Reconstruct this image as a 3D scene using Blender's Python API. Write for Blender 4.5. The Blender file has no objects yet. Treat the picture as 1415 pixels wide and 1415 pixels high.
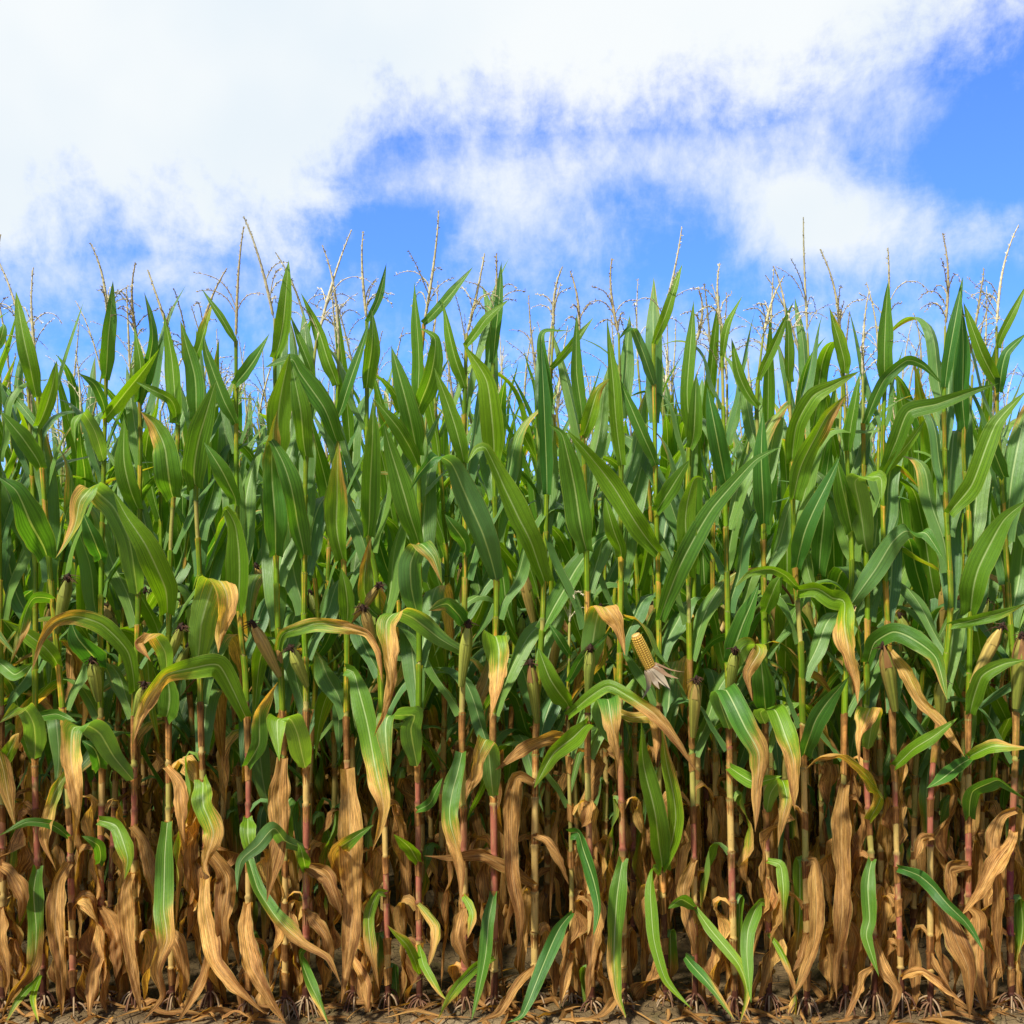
import bpy, math, random
import numpy as np
from mathutils import Vector

SC = bpy.context.scene
COL = SC.collection
R = math.radians
rng = random.Random(11)

# ------------------------------------------------------------------ camera
FPX, HORIZON, PHOTO, EYE = 1466.0, 800.0, 1415.0, 1.5
cam = bpy.data.cameras.new('camera')
cam.sensor_width = 36.0
cam.lens = 36.0 * FPX / PHOTO
cam.shift_y = (HORIZON - PHOTO / 2) / PHOTO
cam.clip_start, cam.clip_end = 0.05, 3000.0
camo = bpy.data.objects.new('camera', cam)
camo.location = (0, 0, EYE)
camo.rotation_euler = (R(90), 0, 0)
COL.objects.link(camo)
SC.camera = camo

# ------------------------------------------------------------------ light
SUN_EL, SUN_AZ = 53.0, -38.0          # azimuth measured from straight behind the camera
SUN_E, SUN_ANGLE, EXPOSURE = 5.0, 4.0, 0.85
sl = bpy.data.lights.new('sun', 'SUN')
sl.energy, sl.angle, sl.color = SUN_E, R(SUN_ANGLE), (1.0, 0.95, 0.86)
so = bpy.data.objects.new('sun', sl)
ce = math.cos(R(SUN_EL))
sun_dir = Vector((math.sin(R(SUN_AZ)) * ce, -math.cos(R(SUN_AZ)) * ce, math.sin(R(SUN_EL))))
so.rotation_euler = sun_dir.to_track_quat('Z', 'Y').to_euler()
so.location = (-4, -6, 12)
COL.objects.link(so)

W = bpy.data.worlds.new('World')
SC.world = W
W.use_nodes = True


class NT:
    """tiny helper to write node trees"""
    def __init__(s, tree):
        s.t = tree
        tree.nodes.clear()

    def n(s, typ, ins=None, **props):
        nd = s.t.nodes.new(typ)
        for k, v in props.items():
            setattr(nd, k, v)
        for k, v in (ins or {}).items():
            sock = nd.inputs[k]
            if isinstance(v, bpy.types.NodeSocket):
                s.t.links.new(v, sock)
            elif isinstance(v, bpy.types.Node):
                s.t.links.new(v.outputs[0], sock)
            else:
                sock.default_value = v
        return nd

    def m(s, op, a, b=0.0, c=0.0, clamp=False):
        return s.n('ShaderNodeMath', {0: a, 1: b, 2: c}, operation=op, use_clamp=clamp).outputs[0]

    def step(s, x, lo, hi, a=0.0, b=1.0):
        return s.n('ShaderNodeMapRange', {0: x, 1: lo, 2: hi, 3: a, 4: b}, interpolation_type='SMOOTHSTEP').outputs[0]

    def mix(s, f, a, b, blend='MIX'):
        nd = s.n('ShaderNodeMix', data_type='RGBA', blend_type=blend)
        for i, v in ((0, f), (6, a), (7, b)):
            if isinstance(v, bpy.types.NodeSocket):
                s.t.links.new(v, nd.inputs[i])
            else:
                nd.inputs[i].default_value = v if i == 0 else (*v[:3], 1)
        return nd.outputs[2]

    def noise(s, vec, scale, detail=4.0, rough=0.55, dist=0.0):
        return s.n('ShaderNodeTexNoise', {'Vector': vec, 'Scale': scale, 'Detail': detail, 'Roughness': rough, 'Distortion': dist}).outputs[0]

    def scaled(s, vec, sx, sy, sz):
        return s.n('ShaderNodeMapping', {'Vector': vec, 'Scale': (sx, sy, sz)}).outputs[0]

    def ramp(s, f, stops):
        nd = s.n('ShaderNodeValToRGB', {0: f})
        cr = nd.color_ramp
        while len(cr.elements) < len(stops):
            cr.elements.new(0.5)
        for e, (p, c) in zip(cr.elements, stops):
            e.position, e.color = p, (*c[:3], 1)
        return nd.outputs[0]


w = NT(W.node_tree)
tc = w.n('ShaderNodeTexCoord').outputs['Generated']
sx = w.n('ShaderNodeSeparateXYZ', {0: tc})
DX, DY, DZ = sx.outputs
sky = w.n('ShaderNodeTexSky', sky_type='NISHITA', sun_disc=False, sun_elevation=R(SUN_EL),
          sun_rotation=math.atan2(sun_dir.x, sun_dir.y), air_density=1.0, dust_density=0.6, ozone_density=2.0)
blue = w.n('ShaderNodeHueSaturation', {'Hue': 0.515, 'Saturation': 1.12, 'Value': 1.0, 'Color': sky.outputs[0]}).outputs[0]
blue = w.mix(1.0, blue, (0.70, 1.08, 1.60), 'MULTIPLY')
lowz = w.n('ShaderNodeMapRange', {0: DZ, 1: 0.40, 2: 0.12}, interpolation_type='SMOOTHSTEP').outputs[0]
blue = w.mix(lowz, blue, w.mix(1.0, blue, (0.66, 0.82, 1.02), 'MULTIPLY'))
# clouds: directions in the sky (h to the right, v upward as slopes ahead of the viewer)
ay = w.m('MAXIMUM', w.m('ABSOLUTE', DY), 0.15)
H = w.m('DIVIDE', DX, ay)
V = w.m('DIVIDE', DZ, ay)
big = w.noise(tc, 3.2, 5.0, 0.55, 0.3)
mid = w.noise(w.scaled(tc, 1.0, 1.0, 1.25), 10.5, 9.0, 0.66, 0.2)
fine = w.noise(w.n('ShaderNodeMapping', {'Vector': tc, 'Rotation': (0, R(28), 0), 'Scale': (1.6, 1.0, 0.9)}).outputs[0], 30.0, 6.0, 0.62, 0.25)
bnd = w.m('ADD', w.m('ADD', w.step(H, -0.22, -0.11, 0.305, 0.415), w.step(H, 0.18, 0.48, 0.0, 0.10)), 0.0)
t = w.m('SUBTRACT', V, bnd)
t = w.m('ADD', t, w.m('MULTIPLY', w.m('SUBTRACT', mid, 0.5), 0.26))
t = w.m('ADD', t, w.m('MULTIPLY', w.m('SUBTRACT', fine, 0.5), 0.10))
mass = w.step(t, -0.055, 0.075)


def blob(h, v, rh, rv):
    a = w.m('POWER', w.m('DIVIDE', w.m('SUBTRACT', H, h), rh), 2.0)
    b = w.m('POWER', w.m('DIVIDE', w.m('SUBTRACT', V, v), rv), 2.0)
    return w.m('EXPONENT', w.m('MULTIPLY', w.m('ADD', a, b), -1.0))


bl = w.m('MULTIPLY', blob(0.285, 0.335, 0.075, 0.045), 0.52)
for (h, v, rh, rv, k) in ((0.0, 0.385, 0.20, 0.045, 0.30), (0.02, 0.33, 0.07, 0.05, 0.22), (0.20, 0.39, 0.12, 0.05, 0.20), (0.36, 0.45, 0.10, 0.05, 0.30),
                          (-0.36, 0.285, 0.16, 0.035, 0.26), (-0.30, 0.20, 0.2, 0.04, 0.14), (0.42, 0.325, 0.09, 0.035, 0.22), (0.22, 0.22, 0.4, 0.05, 0.10)):
    bl = w.m('ADD', bl, w.m('MULTIPLY', blob(h, v, rh, rv), k))
for (h, v, rh, rv, k) in ((0.45, 0.415, 0.06, 0.06, 0.40), (-0.46, 0.375, 0.03, 0.015, 0.35), (-0.12, 0.33, 0.06, 0.03, 0.25), (0.10, 0.365, 0.05, 0.022, 0.22), (0.20, 0.30, 0.05, 0.03, 0.12)):
    bl = w.m('SUBTRACT', bl, w.m('MULTIPLY', blob(h, v, rh, rv), k))
wis = w.m('ADD', w.m('MULTIPLY', mid, 0.75), w.m('MULTIPLY', fine, 0.38))
wis = w.m('ADD', wis, bl)
wis = w.step(wis, 0.52, 1.08)
low = w.step(V, 0.15, -0.02, 0.0, 0.75)
dens = w.m('MAXIMUM', w.m('MAXIMUM', mass, wis), low)
side = w.step(w.m('ADD', big, w.m('MULTIPLY', mid, 0.5)), 0.62, 0.82, 0.15, 0.95)       # the rest of the sky, outside the picture
outside = w.step(DY, 0.45, 0.2)
dens = w.n('ShaderNodeMix', {0: outside, 2: dens, 3: side}, data_type='FLOAT').outputs[0]
SKY = 0.10
cl = w.mix(w.step(w.noise(tc, 5.0, 3.0), 0.3, 0.7), (4.6, 5.05, 5.4), (5.2, 5.42, 5.52))
cl = w.mix(outside, cl, w.mix(1.0, cl, (0.52, 0.52, 0.54), 'MULTIPLY'))          # unseen cloud beside and behind the viewer, darkened to weaken the fill light
skyc = w.mix(dens, blue, cl)
bg = w.n('ShaderNodeBackground', {'Color': skyc, 'Strength': SKY})
w.n('ShaderNodeOutputWorld', {'Surface': bg.outputs[0]})

vs = SC.view_settings
vs.view_transform, vs.look, vs.exposure, vs.gamma = 'Standard', 'None', EXPOSURE, 1.0
vs.use_curve_mapping = False
SC.cycles.max_bounces = 8
SC.cycles.diffuse_bounces = 4
SC.cycles.glossy_bounces = 2
SC.cycles.transmission_bounces = 4
SC.cycles.transparent_max_bounces = 4
SC.cycles.use_denoising = True


# ------------------------------------------------------------------ materials
def new_mat(name):
    m = bpy.data.materials.new(name)
    m.use_nodes = True
    return m, NT(m.node_tree)


def attr(s, name):
    return s.n('ShaderNodeAttribute', attribute_name=name)


def leaf_material():
    m, s = new_mat('corn_leaf')
    uv = s.n('ShaderNodeUVMap', uv_map='uv').outputs[0]
    sp = s.n('ShaderNodeSeparateXYZ', {0: uv})
    U = s.m('ABSOLUTE', s.m('SUBTRACT', s.m('MULTIPLY', sp.outputs[0], 2.0), 1.0))
    A = attr(s, 'leaf')                       # r = dryness, g = random per leaf, b = random per leaf
    sa = s.n('ShaderNodeSeparateColor', {0: A.outputs[0]})
    dry, r1, r2 = sa.outputs
    off = s.n('ShaderNodeCombineXYZ', {0: r1, 1: s.m('MULTIPLY', r2, 37.0), 2: s.m('MULTIPLY', r1, 53.0)}).outputs[0]
    vec = s.n('ShaderNodeVectorMath', {0: uv, 1: off}, operation='ADD').outputs[0]
    streak = s.noise(s.scaled(vec, 14.0, 1.5, 1.0), 3.0, 5.0, 0.65)
    veins = s.noise(s.scaled(vec, 55.0, 0.5, 1.0), 1.0, 2.0, 0.5)
    blot = s.noise(s.scaled(vec, 1.3, 5.0, 1.0), 2.2, 5.0, 0.65)
    act = s.step(dry, 0.0, 0.25, 0.25, 1.0)
    nz = s.m('ADD', s.m('MULTIPLY', s.m('SUBTRACT', streak, 0.5), 1.15), s.m('MULTIPLY', s.m('SUBTRACT', blot, 0.5), 0.45))
    d = s.m('ADD', dry, s.m('MULTIPLY', nz, act))
    c = s.ramp(d, [(0.0, (0.076, 0.182, 0.011)), (0.20, (0.105, 0.225, 0.012)), (0.37, (0.19, 0.27, 0.020)),
                   (0.45, (0.42, 0.30, 0.030)), (0.52, (0.58, 0.35, 0.090)), (0.78, (0.51, 0.275, 0.074)), (1.0, (0.24, 0.108, 0.030))])
    # leaves of different age: some bluer and darker, some yellower
    young = s.step(dry, 0.5, 0.15)
    hue = s.mix(r2, (0.60, 0.84, 1.9), (1.80, 1.45, 0.75))
    c = s.mix(young, s.mix(1.0, c, s.mix(r1, (0.62, 0.60, 0.62), (1.22, 1.27, 1.45)), 'MULTIPLY'), s.mix(1.0, c, hue, 'MULTIPLY'))
    wth = s.noise(s.scaled(vec, 5.0, 7.0, 1.0), 3.0, 6.0, 0.7)
    c = s.mix(s.step(dry, 0.4, 0.7, 0.12, 1.0), c, s.mix(1.0, c, s.mix(s.step(wth, 0.28, 0.72), (0.50, 0.46, 0.44), (1.35, 1.38, 1.45)), 'MULTIPLY'))
    c = s.mix(1.0, c, s.mix(s.step(veins, 0.3, 0.7), (0.60, 0.64, 0.58), (1.32, 1.28, 1.25)), 'MULTIPLY')
    sp_ = s.noise(s.scaled(vec, 6.0, 30.0, 1.0), 4.0, 2.0)
    c = s.mix(s.m('MULTIPLY', s.step(sp_, 0.68, 0.76), s.step(dry, 0.05, 0.7, 0.40, 0.6)), c, (0.10, 0.035, 0.012))
    # pale midrib
    rib = s.m('MULTIPLY', s.step(U, 0.085, 0.03), s.step(dry, 0.75, 0.45, 0.25, 0.9))
    ribc = s.mix(s.step(dry, 0.25, 0.6), (0.36, 0.46, 0.17), (0.52, 0.36, 0.17))
    c = s.mix(rib, c, ribc)
    edge = s.m('MULTIPLY', s.step(U, 0.93, 1.0), 0.4)
    c = s.mix(edge, c, (0.34, 0.33, 0.08))
    # the underside is paler and duller than the top
    geo = s.n('ShaderNodeNewGeometry')
    under = s.mix(0.22, c, (0.20, 0.30, 0.16))
    c = s.mix(s.m('MULTIPLY', geo.outputs['Backfacing'], young), c, under)
    bh = s.m('ADD', s.m('MULTIPLY', veins, 0.5), s.m('MULTIPLY', s.noise(s.scaled(vec, 3.0, 24.0, 1.0), 1.0, 3.0), 0.7))
    bump = s.n('ShaderNodeBump', {'Strength': 0.6, 'Distance': 0.005, 'Height': bh}).outputs[0]
    rough = s.n('ShaderNodeMapRange', {0: dry, 1: 0.2, 2: 0.7, 3: 0.40, 4: 0.62}).outputs[0]
    p = s.n('ShaderNodeBsdfPrincipled', {'Base Color': c, 'Roughness': rough, 'Specular IOR Level': s.step(dry, 0.2, 0.7, 0.36, 0.15), 'Normal': bump})
    tcol = s.mix(1.0, c, (2.0, 1.9, 0.5), 'MULTIPLY')
    tr = s.n('ShaderNodeBsdfTranslucent', {'Color': tcol, 'Normal': bump})
    mx = s.n('ShaderNodeMixShader', {0: 0.40, 1: p.outputs[0], 2: tr.outputs[0]})
    s.n('ShaderNodeOutputMaterial', {'Surface': mx.outputs[0]})
    return m


def tinted_material(name, rough=0.55, spec=0.35, stretch=(40, 40, 6), amt=0.35, spots=0.5, mottle=0.0):
    """own colour from the mesh's tint layer, broken up by streaks and spots"""
    m, s = new_mat(name)
    c = attr(s, 'tint').outputs[0]
    o = s.n('ShaderNodeTexCoord').outputs['Object']
    n1 = s.noise(s.scaled(o, *stretch), 3.0, 5.0, 0.6)
    c = s.mix(1.0, c, s.mix(n1, (1 - amt,) * 3, (1 + amt,) * 3), 'MULTIPLY')
    n3 = s.noise(s.scaled(o, 1.0, 1.0, 0.25), 60.0, 4.0, 0.6)
    c = s.mix(s.step(n3, 0.48, 0.72, 0.0, mottle), c, (0.36, 0.27, 0.09))
    n2 = s.noise(o, 130.0, 3.0, 0.6)
    c = s.mix(s.m('MULTIPLY', s.step(n2, 0.60, 0.72), spots), c, (0.09, 0.035, 0.018))
    bump = s.n('ShaderNodeBump', {'Strength': 0.3, 'Distance': 0.002, 'Height': n1}).outputs[0]
    p = s.n('ShaderNodeBsdfPrincipled', {'Base Color': c, 'Roughness': rough, 'Specular IOR Level': spec, 'Normal': bump})
    s.n('ShaderNodeOutputMaterial', {'Surface': p.outputs[0]})
    return m


def soil_material():
    m, s = new_mat('soil')
    o = s.n('ShaderNodeTexCoord').outputs['Object']
    n1 = s.noise(o, 2.2, 6.0, 0.6)
    n2 = s.noise(o, 26.0, 6.0, 0.7)
    c = s.mix(s.step(n1, 0.35, 0.65), (0.085, 0.055, 0.024), (0.14, 0.095, 0.042))
    moss = s.step(s.noise(o, 4.5, 5.0, 0.65), 0.50, 0.66, 0.0, 0.6)
    c = s.mix(moss, c, (0.055, 0.052, 0.014))
    c = s.mix(1.0, c, s.mix(n2, (0.55,) * 3, (1.45,) * 3), 'MULTIPLY')
    yy = s.n('ShaderNodeSeparateXYZ', {0: o}).outputs[1]
    trodden = s.step(s.m('ADD', yy, s.m('MULTIPLY', n1, 0.16)), 3.74, 3.58, 0.0, 0.85)      # the bare dry headland in front of the rows
    c = s.mix(trodden, c, s.mix(n2, (0.22, 0.155, 0.085), (0.50, 0.38, 0.22)))
    vor = s.n('ShaderNodeTexVoronoi', {'Vector': s.n('ShaderNodeVectorMath', {0: o, 1: s.n('ShaderNodeTexNoise', {'Vector': o, 'Scale': 6.0}).outputs[1]}, operation='ADD').outputs[0], 'Scale': 6.0},
               feature='DISTANCE_TO_EDGE').outputs[0]
    crack = s.step(vor, 0.03, 0.0)
    c = s.mix(s.m('MULTIPLY', crack, 0.7), c, (0.03, 0.02, 0.01))
    hgt = s.m('SUBTRACT', s.m('ADD', s.m('MULTIPLY', n2, 0.6), s.noise(o, 90.0, 4.0, 0.7)), s.m('MULTIPLY', crack, 0.8))
    bump = s.n('ShaderNodeBump', {'Strength': 0.8, 'Distance': 0.02, 'Height': hgt}).outputs[0]
    p = s.n('ShaderNodeBsdfPrincipled', {'Base Color': c, 'Roughness': 0.95, 'Specular IOR Level': 0.15, 'Normal': bump})
    s.n('ShaderNodeOutputMaterial', {'Surface': p.outputs[0]})
    return m


LEAF = leaf_material()
STALK = tinted_material('corn_stalk', 0.6, 0.2, (40, 40, 6), 0.4, 0.5, 0.75)
TASSEL = tinted_material('corn_tassel', 0.95, 0.0, (90, 90, 90), 0.25, 0.12)
HUSK = tinted_material('corn_husk', 0.55, 0.3, (60, 60, 5), 0.3, 0.35)
KERNEL = tinted_material('corn_kernel', 0.3, 0.5, (30, 30, 30), 0.12, 0.0)
ROOT = tinted_material('corn_root', 0.75, 0.2, (40, 40, 40), 0.4, 0.4)
SOIL = soil_material()


# ------------------------------------------------------------------ mesh pieces
class Geo:
    """vertices, quads / triangles, per-vertex colour layer and per-vertex uv"""
    def __init__(s):
        s.v, s.f, s.c, s.uv, s.k = [], [], [], [], 0

    def grid(s, P, C, UV, wrap=False):
        n, m = P.shape[:2]
        idx = np.arange(n * m).reshape(n, m) + s.k
        a, b = idx[:-1], idx[1:]
        if wrap:
            q = np.stack([a, np.roll(a, -1, 1), np.roll(b, -1, 1), b], -1).reshape(-1, 4)
        else:
            q = np.stack([a[:, :-1], a[:, 1:], b[:, 1:], b[:, :-1]], -1).reshape(-1, 4)
        s.v.append(P.reshape(-1, 3))
        s.f.append(q)
        s.c.append(np.broadcast_to(C, (n, m, 3)).reshape(-1, 3))
        s.uv.append(np.broadcast_to(UV, (n, m, 2)).reshape(-1, 2))
        s.k += n * m

    def arrays(s):
        return np.concatenate(s.v), np.concatenate(s.f), np.concatenate(s.c), np.concatenate(s.uv)


def mesh_of(name, arr, mats, layer, mat_idx=None):
    V_, F_, C_, UV_ = arr
    me = bpy.data.meshes.new(name)
    me.vertices.add(len(V_))
    me.vertices.foreach_set('co', V_.astype(np.float32).ravel())
    me.loops.add(F_.size)
    me.polygons.add(len(F_))
    me.polygons.foreach_set('loop_start', np.arange(0, F_.size, 4, dtype=np.int32))
    me.loops.foreach_set('vertex_index', F_.astype(np.int32).ravel())
    me.polygons.foreach_set('use_smooth', np.ones(len(F_), dtype=bool))
    if mat_idx is not None:
        me.polygons.foreach_set('material_index', mat_idx.astype(np.int32))
    col = np.concatenate([C_, np.ones((len(C_), 1))], 1).astype(np.float32)
    for ln in (layer if isinstance(layer, tuple) else (layer,)):
        a = me.attributes.new(ln, 'FLOAT_COLOR', 'POINT')
        a.data.foreach_set('color', col.ravel())
    u = me.uv_layers.new(name='uv')
    u.data.foreach_set('uv', UV_[F_.ravel()].astype(np.float32).ravel())
    for mt in mats:
        me.materials.append(mt)
    me.update(calc_edges=True)
    return me


def nrm(a):
    return a / np.maximum(np.linalg.norm(a, axis=-1, keepdims=True), 1e-9)


def herm(a, b, ta, tb, t):
    return a * (2 * t ** 3 - 3 * t * t + 1) + b * (3 * t * t - 2 * t ** 3) + ta * (t ** 3 - 2 * t * t + t) + tb * (t ** 3 - t * t)


def spline(pts, n):
    """smooth curve through the points, evenly spaced"""
    P = np.array(pts, float)
    if len(P) == 2:
        P = np.array([P[0], (P[0] + P[1]) / 2, P[1]])
    Q = np.vstack([2 * P[0] - P[1], P, 2 * P[-1] - P[-2]])
    out = []
    for i in range(len(P) - 1):
        p0, p1, p2, p3 = Q[i:i + 4]
        for tt in np.linspace(0, 1, 16, endpoint=False):
            out.append(herm(p1, p2, (p2 - p0) * 0.34, (p3 - p1) * 0.34, tt))
    out.append(P[-1])
    out = np.array(out)
    d = np.r_[0, np.cumsum(np.linalg.norm(np.diff(out, axis=0), axis=1))]
    s = np.linspace(0, d[-1], n)
    return np.stack([np.interp(s, d, out[:, k]) for k in range(P.shape[1])], 1)


def tube(g, P, rad, col, sides=5):
    P = np.asarray(P, float)
    n = len(P)
    T = nrm(np.gradient(P, axis=0))
    ref = np.array([0.0, 1.0, 0.0]) if abs(T[0][1]) < 0.9 else np.array([1.0, 0, 0])
    A = nrm(np.cross(T, ref))
    B = np.cross(T, A)
    ang = np.linspace(0, 2 * np.pi, sides, endpoint=False)
    rad = np.broadcast_to(np.asarray(rad, float), (n,))
    ring = P[:, None] + rad[:, None, None] * (np.cos(ang)[None, :, None] * A[:, None] + np.sin(ang)[None, :, None] * B[:, None])
    col = np.asarray(col, float)
    C = col if col.ndim == 1 else col[:, None, :]
    g.grid(ring, C, np.zeros(2), wrap=True)


U7 = np.array([-1, -0.62, -0.16, 0.0, 0.16, 0.62, 1.0])
U11 = np.array([-1, -0.86, -0.62, -0.36, -0.14, 0.0, 0.14, 0.36, 0.62, 0.86, 1.0])
U5 = np.array([-1, -0.5, 0.0, 0.5, 1.0])
U3 = np.array([-1, 0.0, 1.0])


def blade(g, P, B, width, dry, rd, fold=0.28, ruffle=0.22, cols=U7, sheath=None, basew=0.55, blunt=0.0):
    """a corn leaf blade: midrib path P, width directions B, full width, dryness (base, tip), rd a Random"""
    n = len(P)
    s = np.linspace(0, 1, n)
    T = nrm(np.gradient(P, axis=0))
    B = nrm(B - (B * T).sum(1, keepdims=True) * T)
    N = np.cross(B, T)
    L = np.linalg.norm(np.diff(P, axis=0), axis=1).sum()
    sm = lambda x: np.clip(x, 0, 1) ** 2 * (3 - 2 * np.clip(x, 0, 1))
    pr = (basew + (1 - basew) * sm(s / 0.22)) * (1 - np.clip((s - 0.42) / 0.58, 0, 1) ** (1.7 + 3 * blunt))
    hw = 0.5 * width * np.maximum(pr, 0.012 + blunt * 0.5)
    d = dry[0] + (dry[1] - dry[0]) * sm((s - 0.22) / 0.62)
    rag = np.array([[rd.uniform(-1, 1) for _ in range(2)] for _ in range(n)])
    if n > 16:
        rag = np.stack([np.convolve(rag[:, q], np.hanning(9) / 2.4, 'same') for q in (0, 1)], 1)
    hw = hw * (1 + 0.10 * np.sin(s * rd.uniform(9, 16) + rd.uniform(0, 6)) * (0.4 + d))
    u = cols[None, :]
    ph, fr = rd.uniform(0, 6.28, 4), L * rd.uniform(2.2, 4.0) * 6.28
    crk = ruffle * (1 + 1.6 * d)
    side = np.where(u < 0, 1.0, 0.0)
    z = fold * (1 - 0.55 * s)[:, None] * np.abs(u)
    z = z + (crk * sm(s / 0.2))[:, None] * np.abs(u) ** 1.8 * np.sin(fr * s[:, None] + ph[0] + side * (ph[1] + 1.5)) 
    z = z + (crk * 0.7 * d)[:, None] * np.sin(fr * 2.3 * s[:, None] + ph[2] + 3.1 * u) * np.abs(u)
    z = z + (0.16 * d * sm(s / 0.15))[:, None] * np.sin(ph[1] + 5.3 * u + 2.2 * np.sin(fr * 0.9 * s[:, None] + ph[0])) * np.sin(fr * 3.1 * s[:, None] + ph[3] + 2.0 * u)
    # clasping base
    z = z + (0.5 * (1 - sm(s / 0.10)))[:, None] * np.abs(u)
    wob = (0.012 + 0.016 * d[:, None, None]) * width / 0.08
    jig = wob * np.sin(s * fr * 0.7 + ph[3])[:, None, None] * N[:, None] * sm(s / 0.3)[:, None, None]
    uu = u * (1 + np.where(u < 0, rag[:, :1], rag[:, 1:]) * (np.abs(u) > .9) * (0.04 + 0.20 * d[:, None]))
    G = P[:, None] + B[:, None] * (hw[:, None] * uu)[..., None] * (1 - 0.12 * (d > 0.6))[:, None, None] + N[:, None] * (hw[:, None] * z)[..., None] + jig
    lop = rd.uniform(-0.55, 0.55)
    dv = d[:, None] + (np.abs(u) ** 2 * 0.16 + lop * u * 0.45) * sm(d / 0.30)[:, None] * (0.4 + s)[:, None] - 0.06 * (1 - s)[:, None]
    r1, r2 = rd.random(), rd.random()
    C = np.stack([np.clip(dv, 0, 1), np.full_like(dv, r1), np.full_like(dv, r2)], -1)
    UV = np.stack([np.broadcast_to((u + 1) / 2, dv.shape), np.broadcast_to((s * L)[:, None], dv.shape)], -1)
    g.grid(G, C, UV)
    if sheath is not None:
        Sp, Sr = sheath                       # the sheath that wraps the stalk below the blade
        m = len(Sp)
        ang = np.linspace(0, 2 * np.pi, 8, endpoint=False)
        ring = np.zeros((m, 8, 3))
        ring[..., 0] = Sp[:, None, 0] + Sr[:, None] * np.cos(ang)
        ring[..., 1] = Sp[:, None, 1] + Sr[:, None] * np.sin(ang)
        ring[..., 2] = Sp[:, None, 2] + 0.004 * np.sin(ang * 2 + ph[0])
        zf = Sp[0][2]
        ds = np.clip(np.linspace(dry[0], dry[0] + 0.1, m) + rd.uniform(0.12, 0.26) + (rd.uniform(0.35, 0.62) if zf < 0.95 else rd.uniform(0, 0.12)), 0, 0.95)
        C2 = np.stack([np.broadcast_to(ds[:, None], (m, 8)), np.full((m, 8), r1 if zf > 0.95 else 0.15 + 0.4 * r1), np.full((m, 8), 0.9)], -1)
        UV2 = np.stack([np.broadcast_to(0.2 + 0.1 * np.abs(np.sin(ang))[None], (m, 8)), np.broadcast_to(Sp[:, 2][:, None], (m, 8))], -1)
        g.grid(ring, C2, UV2, wrap=True)


def curve_leaf(base, az, th0, th1, L, bend, n, rd, sway=0.0):
    """midrib of a leaf leaving the stalk at angle th0 from vertical and ending at th1, bending mostly around `bend`"""
    s = np.linspace(0, 1, n)
    x = np.clip((s - bend[0]) / max(bend[1] - bend[0], 1e-3), 0, 1)
    th = np.radians(th0 + (th1 - th0) * (x * x * (3 - 2 * x)) + 6 * s * rd.uniform(-1, 1))
    a = az + sway * s ** 1.5
    st = L / (n - 1)
    D = np.stack([np.sin(th) * np.cos(a), np.sin(th) * np.sin(a), np.cos(th)], 1)
    P = np.vstack([np.zeros(3), np.cumsum(D[:-1] * st, 0)]) + base
    B = np.stack([-np.sin(a), np.cos(a), np.zeros(n)], 1)
    return P, B


def twist(P, B, a0, a1):
    T = nrm(np.gradient(P, axis=0))
    B = nrm(B - (B * T).sum(1, keepdims=True) * T)
    a = np.radians(np.linspace(0, 1, len(P)) ** 1.3 * (a1 - a0) + a0)[:, None]
    return B * np.cos(a) + np.cross(T, B) * np.sin(a)


GREEN, OLIVE, STRAW, REDC, MAROON = (0.19, 0.24, 0.04), (0.28, 0.25, 0.055), (0.45, 0.30, 0.09), (0.27, 0.085, 0.048), (0.06, 0.019, 0.009)


def stalk_colour(z, rd, ht):
    f = z / ht
    if f < rd.uniform(0.045, 0.075): return MAROON
    if f < 0.24: return rd.choice([STRAW, STRAW, STRAW, MAROON, STRAW, REDC])
    if f < 0.40: return rd.choice([STRAW, REDC, OLIVE, STRAW, OLIVE])
    if f < 0.52: return rd.choice([OLIVE, STRAW, GREEN, GREEN, OLIVE, REDC])
    return rd.choice([GREEN, GREEN, OLIVE])


def build_stalk(path, rd, ht, sides=8, r0=0.0125, known=()):
    """jointed stalk along a path of points; returns geometry and node positions"""
    g = Geo()
    P = spline(path, 140)
    zs = P[:, 2]
    at = lambda z: np.array([np.interp(z, zs, P[:, 0]), np.interp(z, zs, P[:, 1]), z])
    nodes, z = [], 0.05
    top = zs[-1]
    while z < top - 0.04:
        nodes.append(z)
        z += (0.08 + 0.085 * min(1.0, z / 0.4) - (0.025 if z > 1.1 else 0)) * rd.uniform(0.88, 1.12)
    pts, rad, col = [], [], []
    edges = [-0.03] + nodes + [top]
    for i in range(len(edges) - 1):
        a, b = edges[i], edges[i + 1]
        ca = np.array(stalk_colour((a + b) / 2, rd, ht))
        cb = np.array(stalk_colour((a + b) / 2, rd, ht)) * 0.4 + ca * 0.6
        for (z0, z1, kc) in known:                     # stems whose colour the photograph shows
            if min(b, z1) - max(a, z0) > 0.35 * (b - a):
                ca = cb = np.array(kc)
        for k, f in enumerate((0.0, 0.06, 0.12, 0.5, 0.86, 0.95)):
            zz = a + (b - a) * f
            fr = max(0, min(1, zz / ht))
            r = r0 * (1 - 0.66 * fr ** 1.4)
            node = (k == 0)
            pts.append(at(max(zz, -0.03)) if zz >= zs[0] else np.array([P[0][0], P[0][1], zz]))
            rad.append(r * (1.28 if node else (0.86 if k == 1 else (1.0 if k < 5 else 1.10))))
            c = ca + (cb - ca) * f
            col.append(c * 0.45 if k in (0,) else (c * 0.8 if k == 5 else c))
    pts.append(at(top)); rad.append(r0 * 0.25); col.append(col[-1])
    tube(g, pts, np.array(rad), np.array(col), sides)
    return g, nodes, at


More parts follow.
